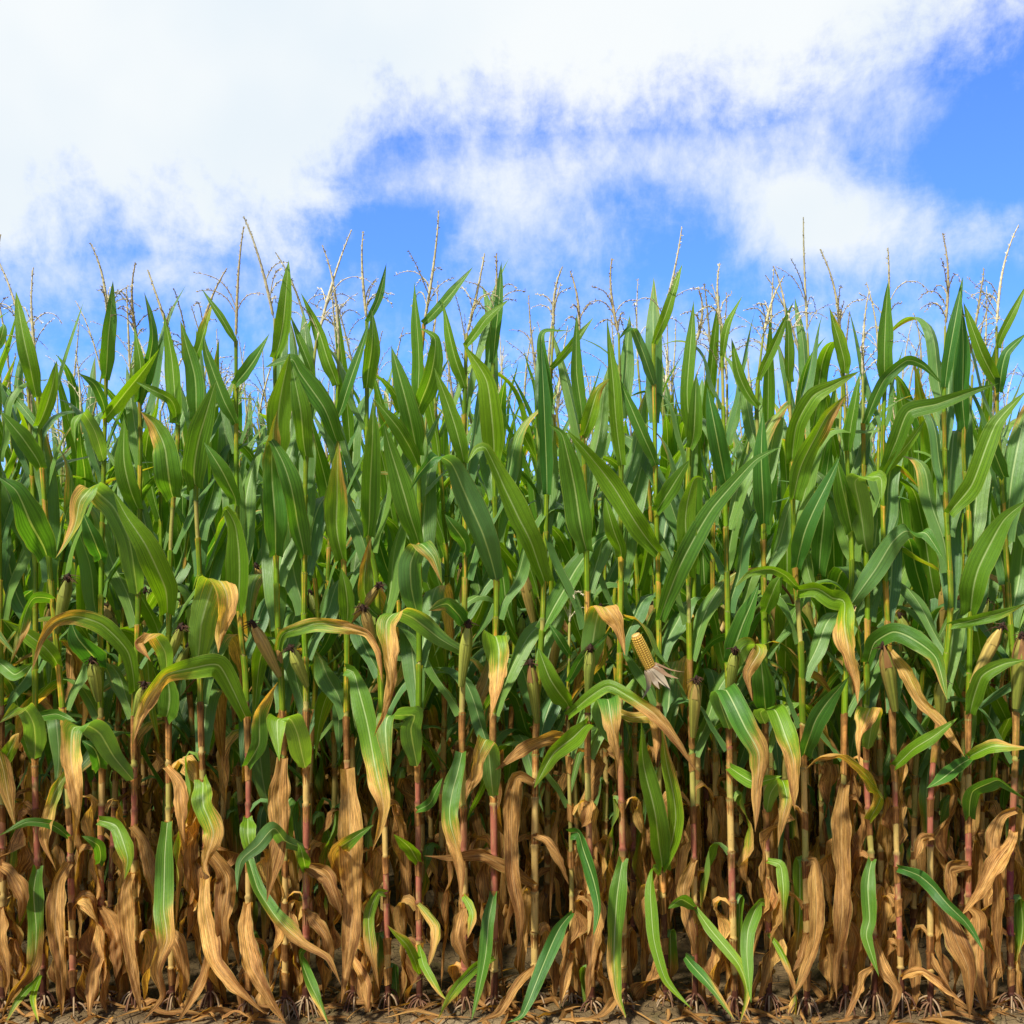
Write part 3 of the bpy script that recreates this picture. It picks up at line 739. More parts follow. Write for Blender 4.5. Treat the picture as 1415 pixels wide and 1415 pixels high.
# traced leaves: plant, view, midrib from stalk to tip, visible width, dryness at base and tip, depth of the tip towards the viewer
T_ = '''
2 A 180,1030 90,900 0,800 80 0 0 .1
2 A 150,740 110,560 60,300 72 0 .05 .05
2 A 165,860 215,700 235,590 60 0 0 .1
2 A 160,870 90,780 0,680 38 0 0 -.1
2 A 205,1390 120,1250 60,1130 -10,1070 130 0 0 .2
3 A 440,665 445,480 470,260 62 0 0 .05
3 A 440,800 390,690 325,640 45 0 0 .1
3 A 440,830 530,700 655,540 64 0 0 .1
3 A 430,1010 390,880 350,815 310,850 305,930 60 0 0 .15
3 D 425,220 390,130 340,20 78 0 0 .1
4 A 570,1555 530,1330 470,1190 390,1130 330,1170 300,1260 225,1400 105 0 .40 .25
4 A 555,1200 510,1000 500,820 85 0 0 .12
4 A 575,760 580,600 555,450 50 0 0 .05
4 A 590,760 625,500 590,310 58 0 .2 .05
5 A 700,1150 680,960 630,860 575,800 115 0 .35 .12
5 A 740,850 710,650 680,400 74 0 0 .02
6 A 780,1110 820,900 895,670 105 0 0 .15
5 D 700,435 680,330 600,160 520,40 470,-60 110 0 0 .2
5 A 740,830 700,750 560,680 45 0 0 .1
6 A 770,620 820,530 885,350 48 0 .3 .05
6 D 812,640 830,500 875,325 930,390 905,600 125 .15 .62 .22
7 D 1005,865 960,760 900,655 800,660 680,690 610,800 545,1000 92 0 .62 .25
6 A 815,840 800,650 760,500 740,430 78 0 .2 .05
7 A 975,850 920,750 850,560 840,480 60 0 0 .05
7 A 965,510 910,410 830,295 32 0 0 .02
7 A 970,690 1050,580 1115,480 58 0 0 .05
7 D 990,430 980,250 965,80 930,5 900,50 108 0 .1 .16
7 A 985,1180 920,1050 840,930 82 0 0 .1
8 A 1145,580 1170,400 1190,180 68 0 0 .04
8 A 1138,1390 1125,1100 1120,880 1135,790 100 .05 .33 .12
10 A 1385,925 1330,780 1240,640 1200,580 1090,620 92 0 .1 .15
8 A 1140,1000 1150,800 1190,560 105 .1 .1 .1
8 P 383,898 392,875 436,862 470,866 504,875 522,901 529,945 20 .3 .85 .2
9 A 1258,990 1235,800 1200,600 85 0 0 .08
9 A 1255,1390 1215,1200 1160,1000 1110,900 1060,940 95 0 .1 .15
9 A 1290,650 1240,520 1195,400 42 0 0 .02
9 D 1255,1080 1225,940 1190,865 1140,880 1155,1050 100 0 .1 .2
10 P 472,772 464,720 466,650 469,612 32 .1 .36 .15
10 A 1390,690 1320,500 1240,310 64 0 0 .03
10 E 25,670 60,690 100,850 150,1100 175,1250 140,1420 95 0 .62 .2
10 H 490,170 500,300 510,600 520,900 465,1310 112 .72 .85 .12
10 H 480,740 435,600 480,530 625,440 70 .8 .1 .16
10 E 35,480 20,330 5,250 72 0 .1 .1
11 E 110,450 90,330 130,130 70 .2 .5 .1
11 B 120,1310 130,1000 135,750 86 0 .15 .14
11 B 112,700 125,540 130,380 76 0 0 .05
11 B 118,430 160,330 190,190 32 0 0 .02
10 B 0,830 50,650 120,420 50 0 0 .05
13 E 495,600 400,540 300,460 225,425 195,470 195,600 195,780 155,950 85 .2 .8 .28
12 E 320,1070 290,920 300,850 200,850 185,920 215,1110 95 0 .3 .22
11 H 680,775 640,775 600,900 610,1050 650,1250 62 .2 .7 .1
12 B 322,760 320,600 315,260 66 0 0 .04
12 B 322,800 370,640 390,500 330,450 88 0 0 .1
12 B 322,980 270,760 210,530 88 0 0 .1
12 B 325,1020 240,870 140,750 68 0 0 .12
12 B 350,440 430,350 545,200 48 0 .1 .05
12 B 328,1340 250,1100 200,930 180,850 98 0 0 .15
12 E 320,460 290,330 290,230 330,165 390,210 420,320 98 0 .35 .18
12 H 840,620 800,560 720,490 70 0 0 .15
12 H 845,370 900,330 965,210 58 0 .1 .1
13 B 515,700 470,560 410,330 56 0 0 .04
13 B 515,1010 470,850 390,620 70 0 .1 .08
13 B 520,530 600,420 695,345 48 0 .1 .05
13 E 535,190 480,100 430,30 74 0 0 .1
14 B 650,1500 590,1300 500,1120 450,1020 380,995 330,1060 300,1130 112 0 .1 .22
13 E 510,480 440,400 370,430 70 .15 .3 .2
13 H 1060,90 1020,250 1000,400 1030,600 1060,830 98 .1 .85 .16
14 B 630,600 650,400 665,180 46 0 0 .03
14 B 640,1010 610,680 500,520 100 0 .1 .1
15 B 850,1500 790,1360 730,1240 660,1050 600,950 560,960 530,1020 112 0 .1 .22
14 E 632,1200 615,1060 600,975 570,1020 560,1130 510,1225 85 .1 .8 .18
14 E 640,680 625,560 640,528 655,590 645,720 625,890 88 .1 .75 .22
14 H 1215,770 1190,900 1170,1080 1100,1400 70 0 .15 .12
14 H 1215,1090 1110,1150 1000,1280 920,1400 58 0 .3 .2
15 H 1412,240 1320,210 1300,400 1300,650 1340,900 1325,1160 78 .8 .95 .12
15 B 855,1140 845,900 830,650 825,480 62 0 0 .06
15 B 870,800 850,650 830,500 850,465 950,460 50 0 .2 .05
15 B 875,620 950,530 1045,410 36 0 .1 .05
15 E 835,510 900,380 970,250 1060,140 1180,85 88 0 0 -.05
16 E 945,960 870,950 780,985 700,1040 640,1085 55 .75 .85 .12
15 H 1410,740 1280,660 1150,590 1000,600 870,600 58 .85 .85 .12
15 I 215,490 270,520 330,620 380,740 44 .85 .9 .05
16 E 942,820 930,800 860,700 815,580 88 0 0 .1
17 E 1020,890 960,950 870,1020 795,1160 82 0 .15 .2
16 E 942,720 1000,620 1110,510 45 0 0 .12
16 E 942,610 900,540 860,480 42 0 0 .05
16 I 385,480 430,490 490,700 510,850 485,980 100 0 .1 .2
16 I 390,870 330,950 240,1150 150,1370 70,1410 75 0 .1 .25
17 E 1020,690 1040,560 1060,450 1090,415 1140,480 1172,610 98 .05 .8 .2
17 B 1005,1370 960,1100 920,900 860,850 112 0 0 .14
19 B 1290,1380 1240,1300 1130,1120 1010,960 930,870 96 0 0 .15
17 B 1005,850 975,650 970,400 56 0 0 .04
17 B 1005,900 1060,720 1110,665 62 .05 .3 .06
16 E 942,860 1020,790 1100,740 1180,780 1290,850 1360,930 1480,1110 60 .15 .85 .3
18 E 1140,850 1200,868 1270,868 1300,960 1305,1060 54 .5 .85 .18
18 E 1135,1000 1080,860 1100,800 1110,900 1130,1000 1150,1120 92 0 .8 .22
18 B 1160,1020 1130,800 1105,410 62 0 .05 .06
19 B 1290,690 1250,560 1205,460 1170,470 1140,505 50 0 0 .05
18 E 1170,205 1130,100 1090,-40 72 0 0 .1
18 I 635,605 610,800 600,1100 610,1280 650,1400 92 .05 .42 .14
19 I 850,655 800,450 760,200 715,-70 118 0 0 .2
19 I 860,655 900,400 850,100 815,-60 84 .1 .3 .14
19 B 1288,520 1340,400 1410,190 46 0 .05 .04
19 B 1305,1020 1240,880 1140,650 56 0 0 .06
19 B 1303,1210 1360,1120 1440,1000 72 0 0 .1
19 P 911,856 940,780 984,703 1041,639 1080,619 29 0 0 .18
19 I 830,690 790,650 775,800 790,1000 850,1200 975,1345 66 0 .12 .2
20 C 30,1480 25,1250 60,1080 110,1080 92 0 .1 .14
20 C 42,900 30,700 55,340 60 0 0 .05
20 C 60,950 60,750 65,640 66 0 0 .06
20 I 990,845 930,810 860,850 60 0 .1 .16
20 I 995,845 1060,940 1200,1120 1240,1250 1210,1410 62 0 .35 .2
20 I 985,1100 940,1085 1040,1200 1190,1395 52 .05 .4 .24
20 I 980,610 940,750 960,950 985,1090 60 .7 .9 .06
21 C 185,1090 140,850 110,700 82 0 0 .1
21 C 170,570 200,440 260,315 36 0 0 .03
22 C 300,780 240,640 210,500 48 0 0 .04
21 F 205,640 255,480 325,315 88 0 0 .12
21 F 205,700 250,590 290,575 325,600 275,690 295,800 66 .1 .75 .18
21 F 200,920 160,790 190,762 265,910 325,1020 315,1200 308,1340 96 0 .72 .28
22 C 345,1260 335,1000 335,800 80 0 .05 .1
22 F 350,840 340,700 335,590 98 0 .1 .1
22 F 350,430 390,330 420,275 70 0 0 .1
23 F 480,335 430,280 370,255 290,275 225,335 42 0 .2 .15
23 F 482,345 560,340 620,380 672,392 690,500 705,650 727,810 96 .05 .75 .28
22 F 350,900 330,845 390,845 430,950 465,1050 482,1250 86 .05 .75 .25
22 F 352,1260 370,1180 415,1130 440,1200 425,1300 405,1405 62 .1 .7 .2
21 F 202,1075 300,1130 420,1110 60 0 .1 .2
22 J 165,620 225,640 240,760 225,990 58 .1 .5 .1
22 J 170,840 125,820 70,950 60,1080 85,1310 72 0 .1 .2
23 C 455,1010 480,850 545,735 650,680 745,635 80 0 .15 .1
23 C 445,680 440,500 435,340 50 0 0 .03
22 C 315,670 400,500 470,345 42 0 0 .05
23 C 470,1440 520,1280 600,1100 655,985 82 0 0 .15
23 C 460,1160 510,1000 590,820 690,730 98 0 .35 .1
23 J 345,625 390,620 400,750 395,1000 330,1200 270,1300 68 .75 .75 .12
25 F 775,1290 830,1180 760,1090 660,1035 580,1040 490,1090 64 .35 .65 .2
24 C 705,1290 670,1120 650,985 88 0 0 .12
25 C 762,1380 740,1200 720,1090 760,1055 825,1070 830,1170 98 0 .1 .16
23 F 500,1020 560,880 690,700 88 0 0 .14
25 F 772,1000 790,880 780,812 762,870 750,950 745,1065 84 .2 .8 .18
24 J 535,245 520,400 530,700 510,1000 500,1295 84 .75 .88 .12
24 C 690,960 700,850 745,640 60 0 0 .06
24 C 690,640 650,480 610,370 60 .1 .2 .05
25 J 655,610 650,750 660,900 645,990 705,1180 74 .02 .15 .14
25 J 680,1000 730,1150 800,1250 765,1385 56 .85 .9 .12
26 C 835,690 840,540 860,260 70 0 0 .05
25 C 760,850 840,670 930,590 1000,610 1085,695 52 0 0 .06
26 C 832,1050 890,920 940,800 1060,770 1200,720 1310,685 72 0 0 .2
26 C 832,1060 940,930 1010,825 42 0 0 .1
24 F 705,400 800,260 870,150 930,100 1010,105 1090,230 88 0 .05 .15
25 F 770,640 800,560 880,515 950,540 1050,620 1100,800 80 0 .3 .26
26 F 865,600 930,680 990,800 1080,900 1175,1030 60 .6 .7 .15
26 F 880,1070 960,1000 1040,950 1140,870 60 0 .1 .18
26 J 800,650 900,690 980,750 1050,830 1130,920 1215,1065 74 .02 .12 .25
27 C 1085,700 1120,500 1165,240 52 0 .05 .04
27 C 1100,1220 1200,1100 1300,850 1430,710 86 0 0 .1
29 C 1310,700 1240,560 1165,350 56 0 0 .06
27 J 955,500 900,510 885,620 44 .85 .85 .08
27 J 960,760 1030,850 1080,1000 1140,1150 1150,1390 88 .85 .9 .15
26 J 800,1185 850,1165 920,1160 1030,1240 1130,1320 44 .85 .95 .15
28 F 1185,1040 1100,1100 1015,1155 60 .05 .15 .15
28 F 1185,1030 1290,985 1440,985 58 .2 .45 .12
28 C 1170,870 1160,600 1165,350 76 0 0 .06
28 F 1190,440 1230,250 1330,60 1430,-30 112 0 0 .15
28 F 1190,850 1240,700 1330,650 1420,635 70 0 .1 .1
27 F 1105,490 1180,475 1300,440 1430,395 52 0 .2 .12
28 F 1185,1280 1200,1170 1270,1130 1320,1120 1430,1210 72 0 .1 .2
28 J 1125,640 1060,660 1065,810 60 .85 .9 .1
29 J 1390,480 1290,620 1220,740 1105,880 78 .85 .85 .12
29 J 1340,370 1290,400 1260,550 1280,800 1310,1210 62 .85 .9 .08
29 C 1290,540 1370,390 1430,270 36 0 .05 .03
29 C 1330,1070 1290,960 1240,850 60 0 0 .08
29 C 1310,720 1340,560 1430,470 50 0 .1 .05
1 G 190,645 170,760 175,950 150,1120 60,1290 20,1400 88 .1 .8 .15
1 G 190,1180 90,1300 30,1410 36 .1 .3 .16
1 G 195,1180 160,1290 190,1410 30 .05 .3 .2
1 D 150,1045 140,900 90,820 0,890 88 0 .25 .18
1 D 140,870 230,855 320,890 46 0 .1 .12
2 G 345,630 290,720 270,900 290,1100 310,1390 82 .8 .9 .12
4 D 550,1125 470,1030 410,930 350,890 300,910 290,1050 310,1200 312,1410 92 .05 .85 .28
2 G 330,190 260,300 220,500 270,660 64 .4 .85 .1
2 G 345,500 250,440 130,430 -10,495 45 0 .2 .16
2 D 250,650 190,580 100,520 0,470 72 0 .1 .1
2 D 255,380 150,380 100,460 40,650 56 0 .5 .22
3 D 412,655 330,540 300,465 108 0 0 .12
4 D 570,765 530,600 420,490 310,455 220,480 165,560 130,680 72 0 .62 .25
3 D 415,1075 390,1000 340,960 82 0 0 .12
3 G 500,630 480,540 395,500 60 0 .1 .14
3 G 510,420 570,450 625,600 610,705 82 .05 .3 .06
3 G 505,1020 460,1150 450,1250 430,1405 62 .85 .9 .14
3 G 520,840 570,1000 560,1180 80 .9 1 .03
4 G 655,680 620,760 620,950 650,1150 690,1380 66 .8 .88 .1
4 G 665,450 710,540 760,800 790,930 58 .85 .85 .05
5 G 820,430 805,600 800,850 820,1000 770,1150 790,1290 690,1405 96 .05 .95 .18
5 G 830,940 880,1050 900,1200 880,1355 62 .85 .9 .06
5 D 695,865 690,760 680,690 112 0 .1 .08
5 D 690,700 680,600 640,540 590,550 570,570 622,640 70 .15 .85 .18
5 G 830,160 880,250 885,400 890,570 64 .85 .9 .05
6 G 1000,220 1000,350 1040,480 1000,640 1025,700 112 .22 .7 .14
6 G 1005,710 1000,850 1050,1100 1150,1220 1290,1365 78 .7 .9 .2
6 G 1020,560 1110,700 1080,900 1100,1160 92 .85 .9 .05
6 G 1020,1050 990,1200 870,1405 46 .85 .9 .16
7 G 1215,830 1200,950 1240,1150 1320,1300 1400,1412 82 .8 .9 .2
7 G 1215,410 1210,500 1235,610 80 .1 .2 .06
7 D 1015,1065 1065,980 1075,850 1140,720 70 0 .6 .08
8 H 185,120 160,300 170,480 130,650 100,810 98 .8 .85 .1
9 H 290,560 190,520 130,460 60,540 -20,620 -40,770 76 0 .1 .25
7 H 15,600 60,760 160,900 280,1010 400,1090 460,1225 72 .2 .85 .2
9 H 290,660 270,560 250,530 60 0 .1 .1
9 H 295,1040 265,1080 300,1200 360,1330 405,1425 62 0 .3 .22
9 H 295,860 390,990 420,1180 62 .85 .9 .05
9 H 295,640 400,700 450,840 465,880 80 .85 .9 .05
10 H 520,1080 590,1230 590,1400 48 .85 .95 .1
12 H 845,1170 790,1030 690,930 56 .1 .25 .14
12 H 848,830 920,930 925,1000 895,1140 52 .45 .6 .06
12 H 850,1030 870,1130 950,1260 1005,1310 42 .1 .4 .16
13 H 1070,790 1105,880 1085,1000 50 .2 .5 .08
13 H 1060,850 1035,1000 1095,1150 72 .85 .9 .06
15 H 1408,1130 1320,1230 1240,1350 1120,1415 44 .85 .95 .2
16 I 385,1070 355,1200 335,1325 54 .85 .9 .1
17 I 485,780 525,860 500,1000 455,1290 72 .8 .95 .08
18 I 640,1240 600,1300 540,1365 450,1392 38 .85 .9 .16
22 J 172,975 240,1080 290,1190 310,1300 40 .15 .9 .14
23 J 350,970 330,1080 285,1160 42 .85 .9 .1
24 J 550,900 590,1000 560,1200 60 .85 .95 .03
25 J 680,1130 630,1180 570,1320 530,1400 44 .85 .95 .16
28 J 1130,840 1190,900 1180,1150 1220,1380 76 .85 .9 .06
27 J 960,1070 1000,1150 1060,1250 30 .85 .95 .1
0 G 15,640 60,680 110,800 95,930 66 .85 .9 .06
0 G 15,850 5,1000 30,1150 20,1290 60 .85 .9 .06
0 D 10,1060 60,960 85,930 60 .1 .5 .1
0 D 0,640 60,690 140,640 60 0 .1 .05
0 A 0,540 15,450 5,440 50 0 .1 .05
17 I 490,330 455,420 430,460 60 .85 .95 .04
'''
# ears: plant, view, base, tip, diameter in view pixels, kind
EARS = [
 (2, 'D', (245, 520), (278, 300), 62, 'green'), (3, 'D', (405, 800), (380, 640), 66, 'green'), (4, 'D', (562, 860), (590, 740), 50, 'green'),
 (5, 'D', (700, 640), (745, 500), 52, 'green'), (8, 'D', (1150, 700), (1045, 490), 62, 'mix'),
 (9, 'D', (1268, 740), (1200, 590), 60, 'green'), 
 (10, 'E', (60, 470), (155, 330), 52, 'tan'), (11, 'E', (130, 570), (98, 425), 56, 'mix'), (13, 'E', (495, 740), (528, 490), 62, 'green'),
 (15, 'E', (812, 890), (785, 650), 58, 'red'), (17, 'E', (1018, 770), (1030, 590), 56, 'green'), (20, 'F', (55, 950), (66, 720), 60, 'mix'),
 (21, 'F', (205, 760), (225, 600), 56, 'green'), (26, 'F', (888, 840), (838, 580), 74, 'red'), (28, 'F', (1205, 730), (1320, 500), 62, 'tan'),
 (29, 'F', (1375, 830), (1405, 540), 74, 'red'), (27, 'F', (1070, 880), (1072, 720), 62, 'green'),
]
TONES = {'green': ((0.15, 0.20, 0.026), (0.26, 0.28, 0.045)), 'tan': ((0.38, 0.28, 0.07), (0.30, 0.21, 0.05)),
         'mix': ((0.22, 0.22, 0.035), (0.34, 0.23, 0.06)), 'red': ((0.19, 0.22, 0.03), (0.22, 0.11, 0.035))}

PURPLE = (0.15, 0.03, 0.040)
KNOWN = {1: [(1045, 1190, REDC)], 3: [(1110, 1260, REDC)], 4: [(1080, 1170, REDC)], 7: [(1075, 1140, REDC)], 9: [(1095, 1300, REDC)], 11: [(1185, 1290, REDC)],
         12: [(1075, 1125, REDC), (1195, 1270, REDC), (1330, 1395, MAROON)], 14: [(1105, 1240, REDC)], 15: [(1040, 1385, STRAW)], 19: [(1215, 1270, REDC), (1270, 1395, MAROON)],
         20: [(1155, 1190, REDC)], 21: [(1195, 1240, REDC)], 22: [(1255, 1315, REDC), (1315, 1395, MAROON)], 25: [(1060, 1110, REDC)], 26: [(1065, 1130, REDC), (1215, 1265, REDC)],
         27: [(1050, 1160, REDC), (1165, 1345, STRAW)], 28: [(1130, 1200, REDC)], 29: [(1190, 1310, PURPLE), (1310, 1395, MAROON)]}
roots, FP = [], []
for i, (path, tip) in enumerate(FRONT):
    rd = random.Random(100 + i)
    Y = ROW0 + rd.uniform(-0.035, 0.035)
    b = world(*path[0], Y)
    short = (i == 16)
    root = thing('corn_plant', LABELS[i], 'corn plant', (b[0], Y, 0.0), 'front row corn plants')
    W3 = [world(x, y, Y) for x, y in path]
    W3[0][2] = -0.03
    loc = [p - np.array([b[0], Y, 0.0]) for p in W3]
    for k in range(1, len(loc) - 1):
        loc[k][1] += rd.uniform(-.012, .012)
    ht = 2.35 if not short else 1.7
    g, nodes, at = build_stalk(loc, rd, ht, 10, (0.0122 if not short else 0.0085) * rd.uniform(.88, 1.1),
                               [(EYE - (y1 - HORIZON) * Y / FPX, EYE - (y0 - HORIZON) * Y / FPX, kc) for y0, y1, kc in KNOWN.get(i, ())])
    link('stalk', mesh_of('stalk', g.arrays(), [STALK], 'tint'), root)
    g = build_roots(rd, rd.randint(9, 14))
    link('brace_roots', mesh_of('brace_roots', g.arrays(), [ROOT], 'tint'), root)
    tp = world(*tip, Y) - np.array([b[0], Y, 0])
    top = loc[-1]
    size = max(0.6, (tp[2] - top[2]) / 0.34)
    rt = random.Random(500 + i)
    g = build_tassel(top - np.array([0, 0, 0.01]), rt, size, (tp[0] - top[0], rd.uniform(-.04, .04)))
    link('tassel', mesh_of('tassel', g.arrays(), [TASSEL], 'tint'), root)
    FP.append((root, b, Y, at, nodes, ht, loc))


def front_leaf(i, pts, width, dry, out, rd):
    """pts in photo pixels; the blade leaves the stalk's depth and swings `out` metres towards the viewer"""
    root, b, Y, at, nodes, ht, loc = FP[i]
    n = 52
    S = spline(pts, n)
    s = np.linspace(0, 1, n)
    dep = Y - 0.012 - out * s ** 0.85 - 0.02 * np.sin(s * 3.1)
    k0 = int(np.argmin(S[:, 1]))                       # where a leaf folds over and hangs down again
    du, dd = S[k0] - S[max(0, k0 - 14)], S[min(n - 1, k0 + 14)] - S[k0]
    folded = 5 < k0 < n - 8 and S[0, 1] - S[k0, 1] > 8 and S[-1, 1] - S[k0, 1] > 8 and np.dot(du, dd) < 0.25 * np.linalg.norm(du) * np.linalg.norm(dd)
    if folded:
        dep = dep - 0.05 * (1 / (1 + np.exp(-(np.arange(n) - k0) / 1.6)))
    P = np.stack([world(S[k, 0], S[k, 1], dep[k]) for k in range(n)])
    # start on the stalk itself
    o = np.array([b[0], Y, 0.0])
    st = at(P[0][2]) + o
    P[:, 0] += (st[0] - P[0][0]) * np.exp(-s * 9) * (1 if abs(st[0] - P[0][0]) < 0.09 else 0.5)
    P[:, 2] = np.maximum(P[:, 2], 0.004 + 0.02 * s)
    T = nrm(np.gradient(P, axis=0))
    view = nrm(P - np.array([0, 0, EYE]))
    B = np.zeros_like(P)
    prev = None
    for k in range(n):
        c = np.cross(T[k], view[k])
        wgt = np.linalg.norm(c)
        c = c / max(wgt, 1e-6)
        if prev is None:
            prev = c
        if np.dot(c, prev) < 0:
            c = -c
        v = prev + c * 0.10 * wgt
        v -= np.dot(v, T[k]) * T[k]
        prev = v / max(np.linalg.norm(v), 1e-6)
        B[k] = prev
    if folded:
        cr = nrm(np.cross(T, view))
        w_ = 5
        bu, bd = nrm(cr[max(1, k0 - 14):max(2, k0 - w_ + 1)].mean(0)), nrm(cr[min(n - 2, k0 + w_):min(n - 1, k0 + 16)].mean(0))
        if np.dot(bu, bd) < 0:
            bd = -bd
        f = np.clip((np.arange(n) - (k0 - w_)) / (2 * w_), 0, 1)
        f = (f * f * (3 - 2 * f))[:, None]
        fold_b = bu * (1 - f) + bd * f
        far_ = np.clip((np.abs(np.arange(n) - k0) - w_) / 8, 0, 1)[:, None]      # away from the fold the blade follows its own line
        own = cr * np.where((cr * fold_b).sum(1, keepdims=True) < 0, -1, 1)
        B = fold_b * (1 - far_) + own * far_
        B = nrm(B - (B * T).sum(1, keepdims=True) * T)
    a0 = rd.uniform(-28, 28) * (0.5 if folded else 1)
    a1 = a0 + rd.uniform(-45, 45)
    papery = dry[0] > 0.6
    if papery:
        a0, a1 = a0 * 0.4, a0 * 0.4 + (a1 - a0) * 0.5
    B = twist(P, B, a0, a1)
    wm = (1.12 if papery else 0.92) * width * Y / FPX
    # upper face towards the viewer
    if np.dot(np.cross(B[n // 3], T[n // 3]), view[n // 3]) > 0 and not folded:
        B = -B
    zb = P[0][2]
    prevn = max([q for q in nodes if q < zb - 0.03], default=max(zb - 0.15, 0.02))
    zz = np.linspace(max(prevn, zb - (0.15 if zb > 1.0 else 0.055)), zb + 0.004, 6)
    rr = 0.0132 * (1 - 0.56 * (np.clip(zz, 0, 3) / ht) ** 1.3) * np.array([1.0, 1.02, 1.04, 1.07, 1.12, 1.28])
    if i == 16:
        rr *= 0.6
    sh = (np.array([at(q) for q in zz]), rr) if zb > 0.2 else None
    g = Geo()
    erect = P[-1][2] - P[0][2] > 0.2
    blade(g, P - o, B, wm, dry, RD(rd), 0.42 if erect else 0.28, 0.10 if dry[1] < 0.3 and erect else (0.17 if papery else 0.26), U11, sh, 0.6 if zb > 0.4 else 0.4)
    link('leaf', mesh_of('leaf', g.arrays(), [LEAF], 'leaf'), root)


used = {}
for ln, line in enumerate(T_.strip().splitlines()):
    tk = line.split()
    i, crop = int(tk[0]), tk[1]
    pts = [px(crop, *map(float, q.split(','))) for q in tk[2:-4]]
    wd, d0, d1, out = map(float, tk[-4:])
    front_leaf(i, pts, wd * CROP[crop][2], (d0, d1), out, random.Random(1000 + ln))
    used.setdefault(i, []).append(FP[i][1][2] * 0 + EYE - (pts[0][1] - HORIZON) * ROW0 / FPX)

# leaves the photo only half shows: on the field side of the front plants
for i, (root, b, Y, at, nodes, ht, loc) in enumerate(FP):
    rd = random.Random(3000 + i)
    az = rd.choice([0.6, 2.5]) + rd.uniform(-.3, .3)
    prev = 0.05
    for k, nd in enumerate(nodes):
        az += math.pi + rd.uniform(-.35, .35)
        near = min([abs(nd - z) for z in used.get(i, [])], default=9)
        if nd > 0.12 and near > 0.055 and nd < loc[-1][2] - 0.24:
            a = az
            if math.sin(a) < 0.15:
                a = math.atan2(abs(math.sin(a)) + 0.25, math.cos(a))
            g = Geo()
            auto_leaf(g, nd, at, prev, a, rd, ht, 24, U7)
            link('leaf', mesh_of('leaf', g.arrays(), [LEAF], 'leaf'), root)
        if 0.2 < nd < 0.95 and rd.random() < 0.4:                     # shrivelled strips close to the stalk
            g = Geo()
            auto_leaf(g, nd - 0.02, at, prev, rd.uniform(-0.3, 3.4), rd, ht, 26, U7, 0.4, False, 'low')
            link('leaf', mesh_of('leaf', g.arrays(), [LEAF], 'leaf'), root)
        prev = nd

for k, (i, crop, p0, p1, dia, kind) in enumerate(EARS):
    rd = random.Random(700 + k)
    root, b, Y, at, nodes, ht, loc = FP[i]
    o = np.array([b[0], Y, 0.0])
    A = world(*px(crop, *p0), Y - 0.025) - o
    Bp = world(*px(crop, *p1), Y - 0.075) - o
    A = A * 0.6 + (at(A[2]) + np.array([0, -.015, 0])) * 0.4
    r = dia * 0.86 * CROP[crop][2] * Y / FPX / 2
    L = np.linalg.norm(Bp - A)
    g, tipp, d = build_husk(A, Bp - A, L, r, rd, *TONES[kind])
    e = link('ear', mesh_of('ear', g.arrays(), [HUSK], 'tint'), root)
    g = build_silk(tipp, d, rd)
    s_ = link('silk', mesh_of('silk', g.arrays(), [ROOT], 'tint'), e)

# the bare cob
root, b, Y, at, nodes, ht, loc = FP[19]
rd = random.Random(77)
o = np.array([b[0], Y, 0.0])
c0 = world(*px('E', 1278, 665), Y - 0.10) - o
c1 = world(*px('E', 1215, 525), Y - 0.14) - o
d = nrm(c1 - c0)
L = np.linalg.norm(c1 - c0)
Av = nrm(np.cross(d, [0.2, 1, 0.1]))
Bv = np.cross(d, Av)
g = Geo()
rows, per = 17, 12
n, m = rows * 4, per * 6
s = np.linspace(0, 1, n)
a = np.linspace(0, 2 * np.pi, m, endpoint=False)
rad = 0.0215 * (0.90 + 0.18 * np.sin(np.clip(s * 2.2, 0, 3.1))) * (1 - 0.22 * s ** 3) * np.where(s > 0.95, 0.84, 1)
bump = np.abs(np.sin(s * rows * np.pi))[:, None] ** 0.5 * np.abs(np.sin(a * per / 2))[None] ** 0.5
rr = rad[:, None] * (0.80 + 0.22 * bump)
rr[-1] = 0.001
ring = c0 + d * (s * L)[:, None, None] + rr[..., None] * (np.cos(a)[None, :, None] * Av + np.sin(a)[None, :, None] * Bv)
C = np.array((0.20, 0.09, 0.012))[None, None] * (1 - bump[..., None]) + np.array((0.72, 0.47, 0.075))[None, None] * bump[..., None]
C[-3:] = (0.45, 0.28, 0.08)
g.grid(ring, C, np.zeros(2), wrap=True)
cob = link('ear', mesh_of('bare_ear', g.arrays(), [KERNEL], 'tint'), root, 'bare yellow corn cob with its husk pulled down')
g = Geo()
tube(g, spline([at(c0[2] - 0.07), at(c0[2] - .05) * .5 + c0 * .5 + np.array([0, 0, -.03]), c0], 8), np.linspace(.012, .014, 8), (0.33, 0.28, 0.10), 8)
for k in range(9):                                    # torn papery husk leaves peeled back
    aa = 6.283 * k / 9 + rd.uniform(-.3, .3)
    out = np.cos(aa) * Av + np.sin(aa) * Bv
    out = nrm(out + np.array([0.75, -0.25, -0.1]))
    l = rd.uniform(0.06, 0.13)
    P = spline([c0, c0 + d * .012 + out * .022, c0 + out * l * .55 - d * .01 + np.array([0, 0, -.012]), c0 + out * l + np.array([rd.uniform(-.02, .03), rd.uniform(-.03, .02), -l * rd.uniform(.3, .7)])], 12)
    sd = nrm(np.cross(out, d))
    wv = 0.017 * (1 - np.linspace(0, 1, 12) ** 1.5 * .93)
    G3 = np.stack([P - sd * wv[:, None], P + out * 0.002, P + sd * wv[:, None]], 1)
    g.grid(G3, np.array(rd.choice([(0.34, 0.27, 0.17), (0.27, 0.20, 0.12), (0.22, 0.13, 0.07)])) * rd.uniform(.55, 0.95), np.zeros(2))
